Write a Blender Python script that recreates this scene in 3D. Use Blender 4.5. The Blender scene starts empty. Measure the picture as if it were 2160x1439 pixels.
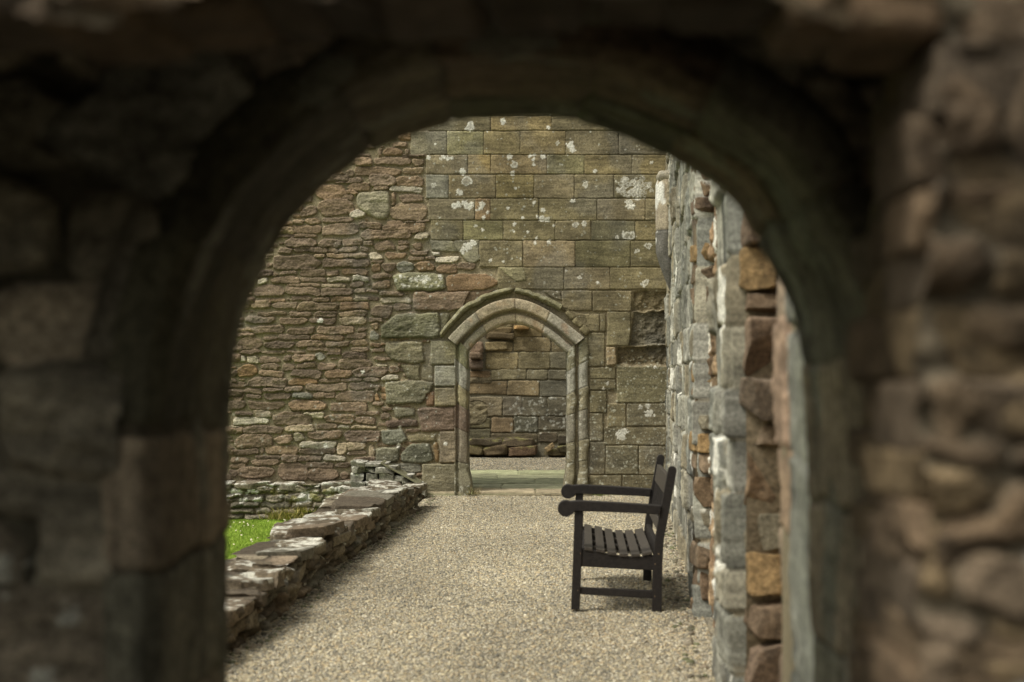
import bpy, math, random
import numpy as np
S = bpy.context.scene
R = math.radians
# ------------------------------------------------------------------ camera, sky, sun, exposure
F = 3000.0                      # focal length in photo pixels (2160 wide) = 50 mm
HZ = 794.0                      # horizon row
CH = 1.46                       # eye height
cam_d = bpy.data.cameras.new('camera'); cam = bpy.data.objects.new('camera', cam_d)
S.collection.objects.link(cam); S.camera = cam
cam.location = (0, 0, CH); cam.rotation_euler = (R(90), 0, 0)
cam_d.sensor_width = 36; cam_d.lens = 50; cam_d.shift_y = 74.5 / 2160
cam_d.clip_start = .05; cam_d.clip_end = 500
cam_d.dof.use_dof = True; cam_d.dof.focus_distance = 16.6; cam_d.dof.aperture_fstop = 2.5

SUN_EL, SUN_AZ = 56, -58        # azimuth measured from behind the camera, negative = from the left
W = bpy.data.worlds.new('World'); S.world = W; W.use_nodes = True
nt = W.node_tree; nt.nodes.clear()
sky = nt.nodes.new('ShaderNodeTexSky'); sky.sky_type = 'NISHITA'; sky.sun_disc = False
sky.sun_elevation = R(SUN_EL); sky.dust_density = 6; sky.air_density = 1.5
hs = nt.nodes.new('ShaderNodeHueSaturation'); hs.inputs['Saturation'].default_value = .22
tint = nt.nodes.new('ShaderNodeMix'); tint.data_type = 'RGBA'; tint.blend_type = 'MULTIPLY'
tint.inputs[0].default_value = 1; tint.inputs[7].default_value = (1.0, .98, .90, 1)
bg = nt.nodes.new('ShaderNodeBackground'); bg.inputs[1].default_value = .114
ow = nt.nodes.new('ShaderNodeOutputWorld')
nt.links.new(sky.outputs[0], hs.inputs['Color']); nt.links.new(hs.outputs[0], tint.inputs[6])
nt.links.new(tint.outputs[2], bg.inputs[0]); nt.links.new(bg.outputs[0], ow.inputs[0])
sd = bpy.data.lights.new('sun', 'SUN'); sd.energy = 1.5; sd.angle = R(14); sd.color = (1, .95, .86)
sun = bpy.data.objects.new('sun', sd); S.collection.objects.link(sun)
_a = R(SUN_AZ); _dir = (math.sin(_a) * math.cos(R(SUN_EL)), -math.cos(_a) * math.cos(R(SUN_EL)), math.sin(R(SUN_EL)))
import mathutils
sun.rotation_euler = mathutils.Vector(_dir).to_track_quat('Z', 'Y').to_euler()
sky.sun_rotation = math.atan2(_dir[0], _dir[1])
S.view_settings.view_transform = 'Standard'; S.view_settings.look = 'None'
S.view_settings.exposure = 0.42; S.view_settings.gamma = 1
S.cycles.use_denoising = True
S.cycles.max_bounces = 6; S.cycles.diffuse_bounces = 4

# ------------------------------------------------------------------ small helpers
rng = np.random.default_rng(7)
def lin(c):
    c = np.asarray(c, float) / 255.0
    return np.where(c <= .04045, c / 12.92, ((c + .055) / 1.055) ** 2.4)
GAIN = 1.3
def A(r, g, b, ds=.1):
    c = lin((r, g, b)) * GAIN; return c * (1 - ds) + np.dot(c, (.3, .6, .1)) * np.array((1.03, 1.0, .9)) * ds
def tag(o, label=None, cat=None, group=None, kind=None):
    for k, v in (('label', label), ('category', cat), ('group', group), ('kind', kind)):
        if v: o[k] = v
    return o
def link(o, parent=None):
    S.collection.objects.link(o)
    if parent is not None: o.parent = parent
    return o
def empty(name, loc=(0, 0, 0), rz=0):
    o = bpy.data.objects.new(name, None); o.location = loc; o.rotation_euler = (0, 0, rz)
    o.empty_display_size = .2
    return link(o)

_tab = {}
def vnoise(x, y, seed=0):
    if seed not in _tab: _tab[seed] = np.random.default_rng(seed + 99).random((256, 256))
    T = _tab[seed]
    xi = np.floor(x).astype(np.int64); yi = np.floor(y).astype(np.int64)
    fx = x - xi; fy = y - yi
    fx = fx * fx * fx * (fx * (fx * 6 - 15) + 10); fy = fy * fy * fy * (fy * (fy * 6 - 15) + 10)
    x0 = xi & 255; x1 = (xi + 1) & 255; y0 = yi & 255; y1 = (yi + 1) & 255
    return (T[y0, x0] * (1 - fx) + T[y0, x1] * fx) * (1 - fy) + (T[y1, x0] * (1 - fx) + T[y1, x1] * fx) * fy
def fbm(x, y, seed=0, o=4, g=.5):
    v = 0; a = 1; n = 0
    for i in range(o):
        v = v + a * (vnoise(x * 2 ** i + i * 17.3, y * 2 ** i + i * 31.7, seed + i) * 2 - 1); n += a; a *= g
    return v / n
def sm(a, b, x):
    t = np.clip((x - a) / (b - a), 0, 1); return t * t * (3 - 2 * t)

def make_mesh(name, V, Fq, mat, col=None, parent=None, smooth=True):
    me = bpy.data.meshes.new(name)
    V = np.asarray(V, np.float32).reshape(-1, 3); Fq = np.asarray(Fq, np.int32)
    k = Fq.shape[1]
    me.vertices.add(len(V)); me.vertices.foreach_set('co', V.ravel())
    me.loops.add(Fq.size); me.loops.foreach_set('vertex_index', Fq.ravel())
    me.polygons.add(len(Fq)); me.polygons.foreach_set('loop_start', np.arange(0, Fq.size, k, dtype=np.int32))
    me.polygons.foreach_set('loop_total', np.full(len(Fq), k, np.int32))
    me.polygons.foreach_set('use_smooth', np.full(len(Fq), smooth, bool))
    me.update(calc_edges=True)
    if col is not None:
        at = me.color_attributes.new('Col', 'FLOAT_COLOR', 'POINT')
        c = np.ones((len(V), 4), np.float32); c[:, :3] = np.clip(np.asarray(col, np.float32).reshape(-1, 3), 0, 1)
        at.data.foreach_set('color', c.ravel())
    me.materials.append(mat)
    return link(bpy.data.objects.new(name, me), parent)

# ------------------------------------------------------------------ materials
def mat_base(name, rough=.9, spec=.25):
    m = bpy.data.materials.new(name); m.use_nodes = True
    n = m.node_tree; b = n.nodes['Principled BSDF']
    b.inputs['Roughness'].default_value = rough; b.inputs['Specular IOR Level'].default_value = spec
    return m, n, b
def N(n, t, **kw):
    o = n.nodes.new(t)
    for k, v in kw.items(): setattr(o, k, v)
    return o
def masonry_mat(name, s1=55, s2=260, bump=.5, dist=.006, contrast=.45, speck=.25):
    m, n, b = mat_base(name)
    at = N(n, 'ShaderNodeAttribute', attribute_name='Col')
    tc = N(n, 'ShaderNodeTexCoord')
    n1 = N(n, 'ShaderNodeTexNoise'); n1.inputs['Scale'].default_value = s1; n1.inputs['Detail'].default_value = 6; n1.inputs['Roughness'].default_value = .65
    n2 = N(n, 'ShaderNodeTexNoise'); n2.inputs['Scale'].default_value = s2; n2.inputs['Detail'].default_value = 3
    n.links.new(tc.outputs['Object'], n1.inputs['Vector']); n.links.new(tc.outputs['Object'], n2.inputs['Vector'])
    mr = N(n, 'ShaderNodeMapRange'); mr.inputs['From Min'].default_value = .3; mr.inputs['From Max'].default_value = .7
    mr.inputs['To Min'].default_value = 1 - contrast; mr.inputs['To Max'].default_value = 1 + contrast
    n.links.new(n1.outputs[0], mr.inputs['Value'])
    mr2 = N(n, 'ShaderNodeMapRange'); mr2.inputs['From Min'].default_value = .3; mr2.inputs['From Max'].default_value = .7
    mr2.inputs['To Min'].default_value = 1 - speck; mr2.inputs['To Max'].default_value = 1 + speck
    n.links.new(n2.outputs[0], mr2.inputs['Value'])
    mu = N(n, 'ShaderNodeMath', operation='MULTIPLY'); n.links.new(mr.outputs[0], mu.inputs[0]); n.links.new(mr2.outputs[0], mu.inputs[1])
    mx = N(n, 'ShaderNodeVectorMath', operation='SCALE'); n.links.new(at.outputs['Color'], mx.inputs[0]); n.links.new(mu.outputs[0], mx.inputs['Scale'])
    n.links.new(mx.outputs[0], b.inputs['Base Color'])
    ad = N(n, 'ShaderNodeMath', operation='MULTIPLY_ADD'); ad.inputs[1].default_value = .35
    n.links.new(n2.outputs[0], ad.inputs[0]); n.links.new(n1.outputs[0], ad.inputs[2])
    bp = N(n, 'ShaderNodeBump'); bp.inputs['Strength'].default_value = bump; bp.inputs['Distance'].default_value = dist
    n.links.new(ad.outputs[0], bp.inputs['Height']); n.links.new(bp.outputs[0], b.inputs['Normal'])
    return m
M_WALL = masonry_mat('weathered_masonry')
M_FORE = masonry_mat('foreground_masonry', s1=30, s2=120, bump=.7, dist=.01)
M_LOW = masonry_mat('lichened_slabs', s1=45, s2=200, bump=.7, dist=.01, contrast=.5)

# ------------------------------------------------------------------ relief sheets: dressed and rubble masonry as real relief
def hull(P):
    P = sorted(set(map(tuple, P)))
    def half(Q):
        o = []
        for p in Q:
            while len(o) > 1 and (o[-1][0] - o[-2][0]) * (p[1] - o[-2][1]) - (o[-1][1] - o[-2][1]) * (p[0] - o[-2][0]) <= 0: o.pop()
            o.append(p)
        return o[:-1]
    return half(P) + half(P[::-1])
class Sheet:
    def __init__(s, us, vs, seed, mortar, h0=0.0, warp=.012, wf=9.0):
        s.us = np.asarray(us); s.vs = np.asarray(vs)
        s.X, s.Z = np.meshgrid(s.us, s.vs)
        X, Z = s.X, s.Z
        s.seed = seed; s.strat = 1.0
        s.wx = warp * fbm(X * wf, Z * wf, seed, 3); s.wz = warp * fbm(X * wf + 50, Z * wf + 9, seed + 5, 3)
        s.nl = fbm(X * 1.3, Z * 1.3, seed + 11, 3)
        s.nm = fbm(X * 9, Z * 14, seed + 17, 4)
        s.nf = fbm(X * 45, Z * 55, seed + 23, 3, .7)
        s.bed = fbm(X * 5 + s.nl, Z * 42, seed + 29, 4, .6)
        s.H = h0 + .005 * s.nm + .0025 * s.nf
        s.C = np.ones(X.shape + (3,)) * np.asarray(mortar) * (1 + .18 * s.nm + .22 * s.nf)[..., None]
        s.M = np.zeros(X.shape)
    def sl(s, x0, x1, z0, z1, pad=.03):
        i0, i1 = np.searchsorted(s.us, (x0 - pad, x1 + pad)); j0, j1 = np.searchsorted(s.vs, (z0 - pad, z1 + pad))
        return slice(j0, j1), slice(i0, i1)
    def stone(s, poly, h, bevel, col, rough=.5, k=None, tilt=(0, 0), warp=1.0, bedding=.5, rag=.0, skip=False):
        P = np.asarray(poly, float)
        ar = np.sum(P[:, 0] * np.roll(P[:, 1], -1) - np.roll(P[:, 0], -1) * P[:, 1])
        if ar < 0: P = P[::-1]
        q = s.sl(P[:, 0].min(), P[:, 0].max(), P[:, 1].min(), P[:, 1].max())
        X = s.X[q]; Z = s.Z[q]
        if X.size == 0: return
        if skip and s.M[q].size and np.mean(s.M[q] > .5) > (.35 if skip is True else skip): return
        x = X + warp * s.wx[q]; z = Z + warp * s.wz[q]
        D = []
        for a, b in zip(P, np.roll(P, -1, 0)):
            e = b - a; L = math.hypot(*e)
            if L < 1e-6: continue
            D.append((e[0] * (z - a[1]) - e[1] * (x - a[0])) / L)
        D = np.array(D)
        size = min(P[:, 0].max() - P[:, 0].min(), P[:, 1].max() - P[:, 1].min())
        k = k if k is not None else size * .07
        d = D.min(0) - k * np.log(np.exp(-(D - D.min(0)) / k).sum(0))
        d = d + k * .7 + rag * s.nf[q]
        t = np.clip(d / bevel, 0, 1); prof = np.sqrt(1 - (1 - t) ** 2)
        cx, cz = P.mean(0)
        hh = h * prof + tilt[0] * (X - cx) + tilt[1] * (Z - cz) + rough * h * (.5 * s.nm[q] +   .12 * s.bed[q] + .18 * s.nf[q]) * prof
        m = sm(-.001, .005, d)
        s.H[q] = np.where(d > 0, np.maximum(hh, s.H[q] * (1 - m) + hh * m), s.H[q])
        c = np.asarray(col) * (1 + bedding * .45 * s.bed[q] + .25 * s.nm[q] + .16 * s.nf[q] + .1 * s.nl[q])[..., None]
        hs_ = np.random.default_rng(int(abs(cx * 7919 + cz * 104729) * 1000) % (2 ** 31)); g1, g2, g3, g4 = hs_.uniform(-1, 1, 4)
        wd_, ht_ = max(P[:, 0].max() - P[:, 0].min(), .02), max(P[:, 1].max() - P[:, 1].min(), .02)
        loc = g1 * (X - cx) / wd_ + g2 * (Z - cz) / ht_
        blot = fbm(X * 5 + g3 * 40, Z * 8 + g4 * 40, s.seed + 3, 3); lines = fbm(X * 2.5 + g3 * 30, (Z + .12 * g4 * X) * 55 + g3 * 9, s.seed + 7, 2)
        c = c * np.clip(1 + .22 * loc + .34 * blot + .26 * lines * s.strat, .45, 1.6)[..., None]
        edge = np.clip(1 - d / (bevel * 1.2), 0, 1)[..., None]
        c = c * (1 - .12 * edge)
        s.C[q] = s.C[q] * (1 - m[..., None]) + c * m[..., None]
        s.M[q] = np.maximum(s.M[q], m)
    def rect(s, x0, z0, x1, z1, r, irr=.1, cut=.25, **kw):
        if z0 > z1: z0, z1 = z1, z0
        w, h = x1 - x0, z1 - z0; a = min(w, h)
        j = lambda f=1.0: (r.random() * 2 - 1) * irr * a * f
        c1, c2, c3, c4 = [a * cut * r.random() for _ in range(4)]
        if irr < .06:
            e = irr * a; q = lambda: r.uniform(-e, e)
            s.stone([(x0 + q(), z0 + q()), (x1 + q(), z0 + q()), (x1 + q(), z1 + q()), (x0 + q(), z1 + q())], **kw); return
        P = [(x0 + c1, z0 + j()), (x1 - c2, z0 + j()), (x1 + j(.5), z0 + c2), (x1 + j(.5), z1 - c3), (x1 - c3 * 1.5, z1 + j(.6)),
             (x0 + c4 * 1.5, z1 + j(.6)), (x0 + j(.5), z1 - c4), (x0 + j(.5), z0 + c1)]
        s.stone(hull(P), **kw)
    def lichen(s, cx, cz, r, col=(.62, .6, .52), ring=0, amt=.9, ax=1.0, thr=0.0, fr=1.0):
        q = s.sl(cx - r * ax, cx + r * ax, cz - r, cz + r, r * .6)
        x = (s.X[q] - cx) / (r * ax); z = (s.Z[q] - cz) / r
        if x.size == 0: return
        d = 1 - np.sqrt(x * x + z * z) + .75 * fbm(s.X[q] * 1.7 / r * fr, s.Z[q] * 1.7 / r * fr, s.seed + 41, 3, .6) - thr
        m = sm(0, .22, d) * amt
        if ring: m = m * (1 - ring * sm(.3, .6, d))
        m = m[..., None]
        s.C[q] = s.C[q] * (1 - m) + np.asarray(col) * (1 + .25 * s.nf[q])[..., None] * m
        s.H[q] += .002 * m[..., 0]
    def specks(s, n, x0, x1, z0, z1, r0, r1, rg, col=(.5, .5, .42), amt=.75):
        for _ in range(n):
            rr = r0 + (r1 - r0) * rg.random() ** 3
            s.lichen(x0 + (x1 - x0) * rg.random(), z0 + (z1 - z0) * rg.random(), rr, col=col, amt=amt * (.5 + .5 * rg.random()))
    def mesh(s, name, mat, mapf, hole=None, parent=None, skirt=None):
        nv, nu = s.X.shape
        P = mapf(s.X, s.Z, s.H).reshape(-1, 3); C = s.C.reshape(-1, 3)
        I = np.arange(nv * nu).reshape(nv, nu)
        Q = np.stack([I[:-1, :-1], I[:-1, 1:], I[1:, 1:], I[1:, :-1]], -1)
        if hole is not None:
            xc = (s.us[:-1] + s.us[1:]) / 2; zc = (s.vs[:-1] + s.vs[1:]) / 2
            keep = ~hole(*np.meshgrid(xc, zc)); Q = Q[keep]
        Q = Q.reshape(-1, 4)
        if skirt is not None:
            b = np.concatenate([I[0, :-1], I[:-1, -1], I[-1, :0:-1], I[:0:-1, 0]])
            n0 = len(P); P = np.concatenate([P, P[b] + np.asarray(skirt)]); C = np.concatenate([C, C[b]])
            k = np.arange(len(b)); k2 = (k + 1) % len(b)
            Q = np.concatenate([Q, np.stack([b[k2], b[k], n0 + k, n0 + k2], -1)])
        return make_mesh(name, P, Q, mat, C, parent)

def wpt(x, y, Y): return ((x - 1080) / F * Y, CH - (y - HZ) / F * Y)

# loose stones / lumps -------------------------------------------------------
def _cube(n):
    g = np.linspace(-1, 1, n + 1); V = []; Q = []; k = 0
    for ax in range(3):
        for sg in (-1, 1):
            a, b = np.meshgrid(g, g); p = np.zeros((n + 1, n + 1, 3)); p[..., ax] = sg; p[..., (ax + 1) % 3] = a; p[..., (ax + 2) % 3] = b
            I = np.arange((n + 1) ** 2).reshape(n + 1, n + 1) + k
            q = np.stack([I[:-1, :-1], I[:-1, 1:], I[1:, 1:], I[1:, :-1]], -1).reshape(-1, 4)
            if sg < 0: q = q[:, ::-1]
            V.append(p.reshape(-1, 3)); Q.append(q); k += (n + 1) ** 2
    V = np.concatenate(V); Q = np.concatenate(Q)
    key = np.round(V * 1000).astype(int); _, first, inv = np.unique(key, axis=0, return_index=True, return_inverse=True)
    return V[first], inv.ravel()[Q]
_CUBE = {}
class Pile:
    def __init__(s, seed): s.V = []; s.Q = []; s.C = []; s.n = 0; s.r = np.random.default_rng(seed)
    def lump(s, c, size, rz=0, n=9, p=.35, rough=.06, col=(.2, .15, .1), top=None, topamt=.5, tilt=(0, 0), taper=0, bev=.18, chip=0):
        r = s.r
        if n not in _CUBE: _CUBE[n] = _cube(n)
        V0, Q = _CUBE[n]; V = V0.copy()
        size = np.asarray(size, float) / 2; mn = size.min()
        # rounded box: bevel relative to the smallest dimension
        b = bev * mn * 2; L = V * size; core = np.clip(L, -(size - b), size - b); dlt = L - core
        ln = np.linalg.norm(dlt, axis=1, keepdims=True); L = core + dlt / np.maximum(ln, 1e-9) * np.minimum(ln, b)
        # lumpy noise along the normal direction
        nn = np.zeros(len(L)); cc = np.zeros(len(L))
        for i in range(7):
            d = r.normal(size=3); d /= np.linalg.norm(d); f = (1.2 + 1.3 * i) / mn * .5
            w = np.sin(L @ d * f + r.random() * 6.28); nn += w / (1 + .55 * i); cc += np.sin(L @ d * f * 2.3 + r.random() * 6.28) / (1 + .3 * i)
        L = L * (1 + .0) + (V / np.linalg.norm(V, axis=1, keepdims=True)) * (nn * rough * mn * 1.2)[:, None]
        for _ in range(chip):
            d = r.normal(size=3); d[2] *= .55; d /= np.linalg.norm(d); sup = np.abs(d * size).sum(); cut = sup * r.uniform(.66, .92)
            L = L - np.maximum(0, L @ d - cut)[:, None] * d
        L[:, 0] *= 1 + taper * V[:, 2]
        sk = r.normal(size=3) * .07; L[:, 0] += sk[0] * L[:, 1]; L[:, 1] += sk[1] * L[:, 2]; L[:, 2] += sk[2] * L[:, 0] * .5
        a, bb = tilt
        L = L @ np.array([[math.cos(a), 0, math.sin(a)], [0, 1, 0], [-math.sin(a), 0, math.cos(a)]]).T
        L = L @ np.array([[1, 0, 0], [0, math.cos(bb), -math.sin(bb)], [0, math.sin(bb), math.cos(bb)]]).T
        L = L @ np.array([[math.cos(rz), -math.sin(rz), 0], [math.sin(rz), math.cos(rz), 0], [0, 0, 1]]).T
        L = L + np.asarray(c); o1 = r.random() * 90
        f1 = fbm((L[:, 0] + L[:, 2] * .6) * 9 + o1, (L[:, 1] + L[:, 2] * .8) * 9, 21, 4, .65); f2 = fbm((L[:, 0] - L[:, 2] * .5) * 30, (L[:, 1] + L[:, 2]) * 30 + o1, 27, 3, .7)
        col = np.asarray(col)[None] * np.clip(1 + .45 * f1 + .35 * f2, .4, 1.7)[:, None]
        if top is not None:
            m = (sm(.2, .8, V[:, 2]) * sm(-.02, .14, f1 + .5 * f2 + (topamt - .5) * .7) * .9)[:, None]
            col = col * (1 - m) + np.asarray(top)[None] * (1 + .25 * f2)[:, None] * m
        s.V.append(L); s.Q.append(Q + s.n); s.C.append(col); s.n += len(L)
    def box(s, x0, x1, y0, y1, z0, z1, col):
        P = np.array([(x, y, z) for x in (x0, x1) for y in (y0, y1) for z in (z0, z1)], float)
        Q = np.array([(0, 1, 3, 2), (4, 6, 7, 5), (0, 4, 5, 1), (2, 3, 7, 6), (0, 2, 6, 4), (1, 5, 7, 3)])
        s.V.append(P); s.Q.append(Q + s.n); s.C.append(np.ones((8, 3)) * np.asarray(col)); s.n += 8
    def build(s, name, mat, parent=None, smooth=True):
        return make_mesh(name, np.concatenate(s.V), np.concatenate(s.Q), mat, np.concatenate(s.C), parent, smooth)

MORTAR = A(124, 114, 90)
def desat(L, k): return [np.asarray(c) * (1 - k) + np.dot(c, (.3, .6, .1)) * k for c in L]
BROWNS = [A(112, 95, 74), A(104, 89, 70), A(118, 99, 75), A(101, 87, 70), A(120, 104, 80), A(108, 94, 76), A(98, 84, 68), A(120, 98, 72)]
REDS = [A(104, 88, 71), A(107, 91, 73), A(96, 83, 69), A(111, 94, 75), A(102, 89, 72), A(93, 80, 67)]
OLIVES = [A(112, 102, 72), A(104, 96, 70), A(118, 106, 74), A(100, 92, 70), A(122, 108, 76), A(108, 98, 76)]
GREYS = [A(112, 110, 98), A(102, 100, 88), A(120, 118, 104)]
PALE = [A(150, 140, 118), A(140, 126, 102), A(158, 150, 132)]

# ================================================================== FAR WALL (ruined wall with the doorway)
YW = 17.45
def far(x, y): return wpt(x, y, YW)
wall = empty('ruined_wall', (0, YW, 0))
tag(wall, 'tall far wall closing the path, brown rubble on the left and olive dressed blocks above a pointed doorway', 'ruined wall')
us = np.arange(-4.35, 2.75, .0072); vs = np.arange(-.5, 5.15, .0072)
T = Sheet(us, vs, 3, MORTAR, h0=0, warp=.02, wf=8)
r = random.Random(5)
Z1 = lambda x, y: (480 + x / 3.426, 240 + y / 3.426)
Z2 = lambda x, y: (860 + x / 3.426, 240 + y / 3.426)
Z3 = lambda x, y: (480 + x / 3.129, 620 + y / 3.129)
Z4 = lambda x, y: (780 + x / 2.878, 580 + y / 2.878)
RUB1 = """1190 205 1295 245;1125 250 1262 305;1282 255 1310 310;1095 258 1120 310;1065 318 1325 368;1330 335 1420 385;920 310 1045 375
930 385 1258 450;1265 392 1412 438;855 412 925 455;760 425 850 462;765 465 985 505;1020 440 1222 518;1225 452 1412 528;868 505 1030 552
1055 528 1170 562;1172 532 1405 570 p;845 555 938 585;640 515 858 610;1240 585 1410 640;1188 575 1212 660;1175 650 1445 760;650 620 920 735
885 700 1000 762 p;815 585 915 622;530 672 640 745;555 760 680 800;690 758 905 797;470 765 550 798;440 808 685 862;690 800 945 885
945 785 1115 832;1120 795 1425 857;1155 772 1275 797;1285 778 1365 790;1370 772 1455 790;430 868 648 897;965 840 1335 910;1355 860 1455 905 p
420 905 640 965;650 910 828 960;832 905 980 950;985 915 1055 955;1062 925 1210 990;1230 920 1320 945;1230 948 1310 985;1335 930 1410 975
360 970 475 1005;478 965 735 1010;735 965 810 1005;812 962 938 1000;960 965 1025 998;620 1015 705 1042;720 1010 1015 1045;1028 1000 1125 1055 w
1145 1005 1290 1050;1308 990 1455 1020;1308 1032 1422 1065;1425 1030 1500 1055;1500 1030 1675 1075 w;340 1020 675 1125;688 1052 1025 1112
1040 1060 1125 1088;1035 1090 1110 1138;1120 1075 1215 1140;1222 1072 1352 1140 g;1358 1075 1498 1140;1510 1085 1655 1145;1665 1080 1795 1130
515 1130 710 1180;715 1140 805 1168;820 1120 1015 1160;1035 1155 1185 1190;250 1150 370 1182;375 1140 495 1165;320 1178 518 1230
525 1185 712 1220;720 1180 895 1212 p;910 1170 1020 1212 p;225 1190 300 1228 w;1050 1205 1180 1262;680 1228 865 1258 p;885 1215 985 1258
430 1228 670 1252;200 1240 420 1325;425 1255 670 1315;672 1258 910 1315;920 1265 1005 1300;1010 1270 1090 1295;1095 1285 1275 1318
455 1322 600 1355;615 1325 740 1355;745 1322 912 1358;915 1325 1035 1350 p;1110 1330 1335 1370 p;170 1345 320 1402;325 1365 505 1412
505 1362 805 1418;818 1360 1020 1415;1200 1378 1330 1425;300 1340 420 1362;30 1365 165 1412;1420 1560 1 1"""
RUB3 = """400 118 555 150;570 112 725 152;740 115 915 150;200 120 390 148;940 80 1090 155;120 150 310 195;340 160 530 198;540 160 725 203;745 152 920 205 p
930 165 1020 190;155 215 380 265;400 220 575 265;595 215 840 262;865 222 915 248;945 195 1000 235;935 250 1000 302 g;335 272 545 305
555 272 772 305;785 262 910 298;235 285 330 305;70 280 230 368;95 235 150 265;235 315 440 362;450 315 645 355;655 318 805 350;812 305 925 345
940 325 1022 355;955 360 1038 392;520 355 755 378;75 370 225 398;245 375 378 400;385 375 510 395;815 358 935 382;130 405 215 455 p
218 415 350 462;370 412 420 450;425 400 580 448;582 392 650 440 g;655 380 755 402;757 385 920 430;965 420 1050 448;55 408 118 452 p
725 432 948 488;72 465 200 550 o;228 462 345 500;362 462 450 505;462 455 582 495;590 458 718 500;975 465 1055 480 p;205 505 370 545
412 500 632 552;648 500 822 552;832 485 1055 545;1060 485 1140 530;30 500 70 545;140 555 395 615;400 560 598 605 o;605 556 745 580
750 555 890 580;895 550 1010 582;1020 540 1130 572 p;60 580 130 612;20 560 60 610;520 590 790 645;805 590 970 632;970 605 1012 652
105 625 230 655;235 622 378 645;382 615 500 648;20 640 108 700;115 662 225 692;240 658 425 697;432 655 565 695 g;570 648 710 692
710 645 970 712;975 665 1002 712 o;15 705 115 760;130 712 382 762;405 702 655 768;680 718 930 770;958 712 1028 740;1010 745 1085 775
45 780 165 808;172 770 288 818 p;345 775 480 798;502 780 640 818 w;850 775 1000 800;40 820 270 858 w;298 795 560 858;640 795 845 852
848 812 975 852;1005 782 1072 825;25 870 85 910 p;105 872 370 920;375 870 575 910 p;590 860 722 892;725 865 810 888 p;815 868 985 890 p
50 925 300 1015;305 935 430 990;440 920 515 970 p;535 905 762 965;768 905 1000 975;30 1025 208 1065;215 1020 245 1058;252 1005 460 1062
465 1022 720 1058;470 975 720 1018 p;725 978 785 1055 w;790 980 920 1030 p;790 1035 920 1065;20 1075 150 1115;180 1070 350 1092
158 1095 340 1135;350 1065 465 1105;468 1068 615 1105;625 1068 785 1105 p;20 1120 130 1148;520 1115 705 1150;710 1115 810 1155
75 1145 315 1215;340 1120 530 1222;530 1150 735 1225;745 1172 805 1215;15 1160 70 1210;935 1000 975 1100 p;820 1080 990 1130;990 1120 1280 1180 g
1180 890 1275 912;1005 250 1010 255"""
def colour_of(code, y):
    red = min(1, max(0, (y - 560) / 420))
    if code == 'p': return np.array(r.choice(PALE)) * .9
    if code == 'w': return np.array(r.choice(PALE)) * 1.25
    if code == 'g': return np.array(r.choice(GREYS))
    if code == 'o': return A(122, 98, 68)
    c = np.array(r.choice(REDS if r.random() < red else BROWNS))
    return (c * .62 + A(105, 91, 75) * .38) * r.uniform(.9, 1.12)
for txt, ZF in ((RUB1, Z1), (RUB3, Z3)):
    for it in txt.replace('\n', ';').split(';'):
        q = it.split(); x0, y0, x1, y1 = map(float, q[:4])
        if x1 - x0 < 8 or x0 > x1: continue
        code = q[4] if len(q) > 4 else ''
        a = ZF(x0, y0); b = ZF(x1, y1); wx0, wz1 = far(*a); wx1, wz0 = far(*b)
        hh = .024 + .022 * r.random()
        T.rect(wx0, wz0, wx1, wz1, r, irr=.13, cut=.5, h=hh, bevel=min(.012, (wz1 - wz0) * .25), col=colour_of(code, a[1]),
               rough=.8, tilt=(r.uniform(-.03, .03), r.uniform(-.12, .12)), warp=1.0, bedding=.6, rag=.004)
# grey keystone-like block in the rubble
def fpoly(ZF, pts): return [far(*ZF(x, y)) for x, y in pts]
T.stone(fpoly(Z1, [(940, 575), (1165, 570), (1168, 735), (1130, 762), (1040, 740), (945, 680)]), h=.05, bevel=.03, col=A(128, 122, 100), rough=.6)
T.stone(fpoly(Z1, [(1195, 1170), (1240, 1152), (1560, 1160), (1577, 1255), (1540, 1275), (1225, 1275)]), h=.06, bevel=.04, col=A(120, 118, 92), rough=.6)
T.stone(fpoly(Z1, [(1350, 1295), (1765, 1285), (1715, 1405), (1680, 1418), (1350, 1418)]), h=.05, bevel=.02, col=A(112, 96, 78), rough=.4)
T.stone(fpoly(Z1, [(1590, 1165), (1880, 1158), (1960, 1225), (1900, 1265), (1585, 1280)]), h=.035, bevel=.02, col=A(120, 98, 72), rough=.4)
T.stone(fpoly(Z1, [(1480, 1000), (1540, 998), (1540, 1022), (1485, 1025)]), h=.04, bevel=.02, col=PALE[2] * 1.2)
# procedural filler outside the visible part of the rubble
def fill_rubble(Tt, x0, x1, z0, z1, cols, seed, hr=(.05, .13), wr=(.18, .5), h=(.028, .055), **kw):
    kw.setdefault('skip', True)
    rr = random.Random(seed); z = z0
    while z < z1:
        hh = rr.uniform(*hr); x = x0 - rr.uniform(0, .3)
        while x < x1:
            w = rr.uniform(*wr) * (.6 + hh * 5)
            if rr.random() < .2 and hh > .09:
                for q in (0, 1):
                    Tt.rect(x + .008, z + .006 + q * hh / 2, x + w - .012, z + hh / 2 - .008 + q * hh / 2, rr, h=rr.uniform(*h), bevel=.02, col=np.array(rr.choice(cols)) * rr.uniform(.8, 1.2), rough=1.1, **kw)
            else:
                Tt.rect(x + .008, z + .006, x + w - .012, z + hh - .008, rr, h=rr.uniform(*h), bevel=min(.03, hh * .4), col=np.array(rr.choice(cols)) * rr.uniform(.8, 1.2), rough=1.1,
                        tilt=(0, rr.uniform(-.1, .1)), **kw)
            x += w
        z += hh
fill_rubble(T, -4.4, -3.42, -.5, 5.1, BROWNS + REDS, 21)
fill_rubble(T, -4.4, -1.35, 4.35, 5.1, BROWNS, 22)
fill_rubble(T, -3.5, -1.3, 2.9, 4.4, BROWNS, 23)
fill_rubble(T, -3.45, -.9, -.5, .27, REDS, 24)
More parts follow.
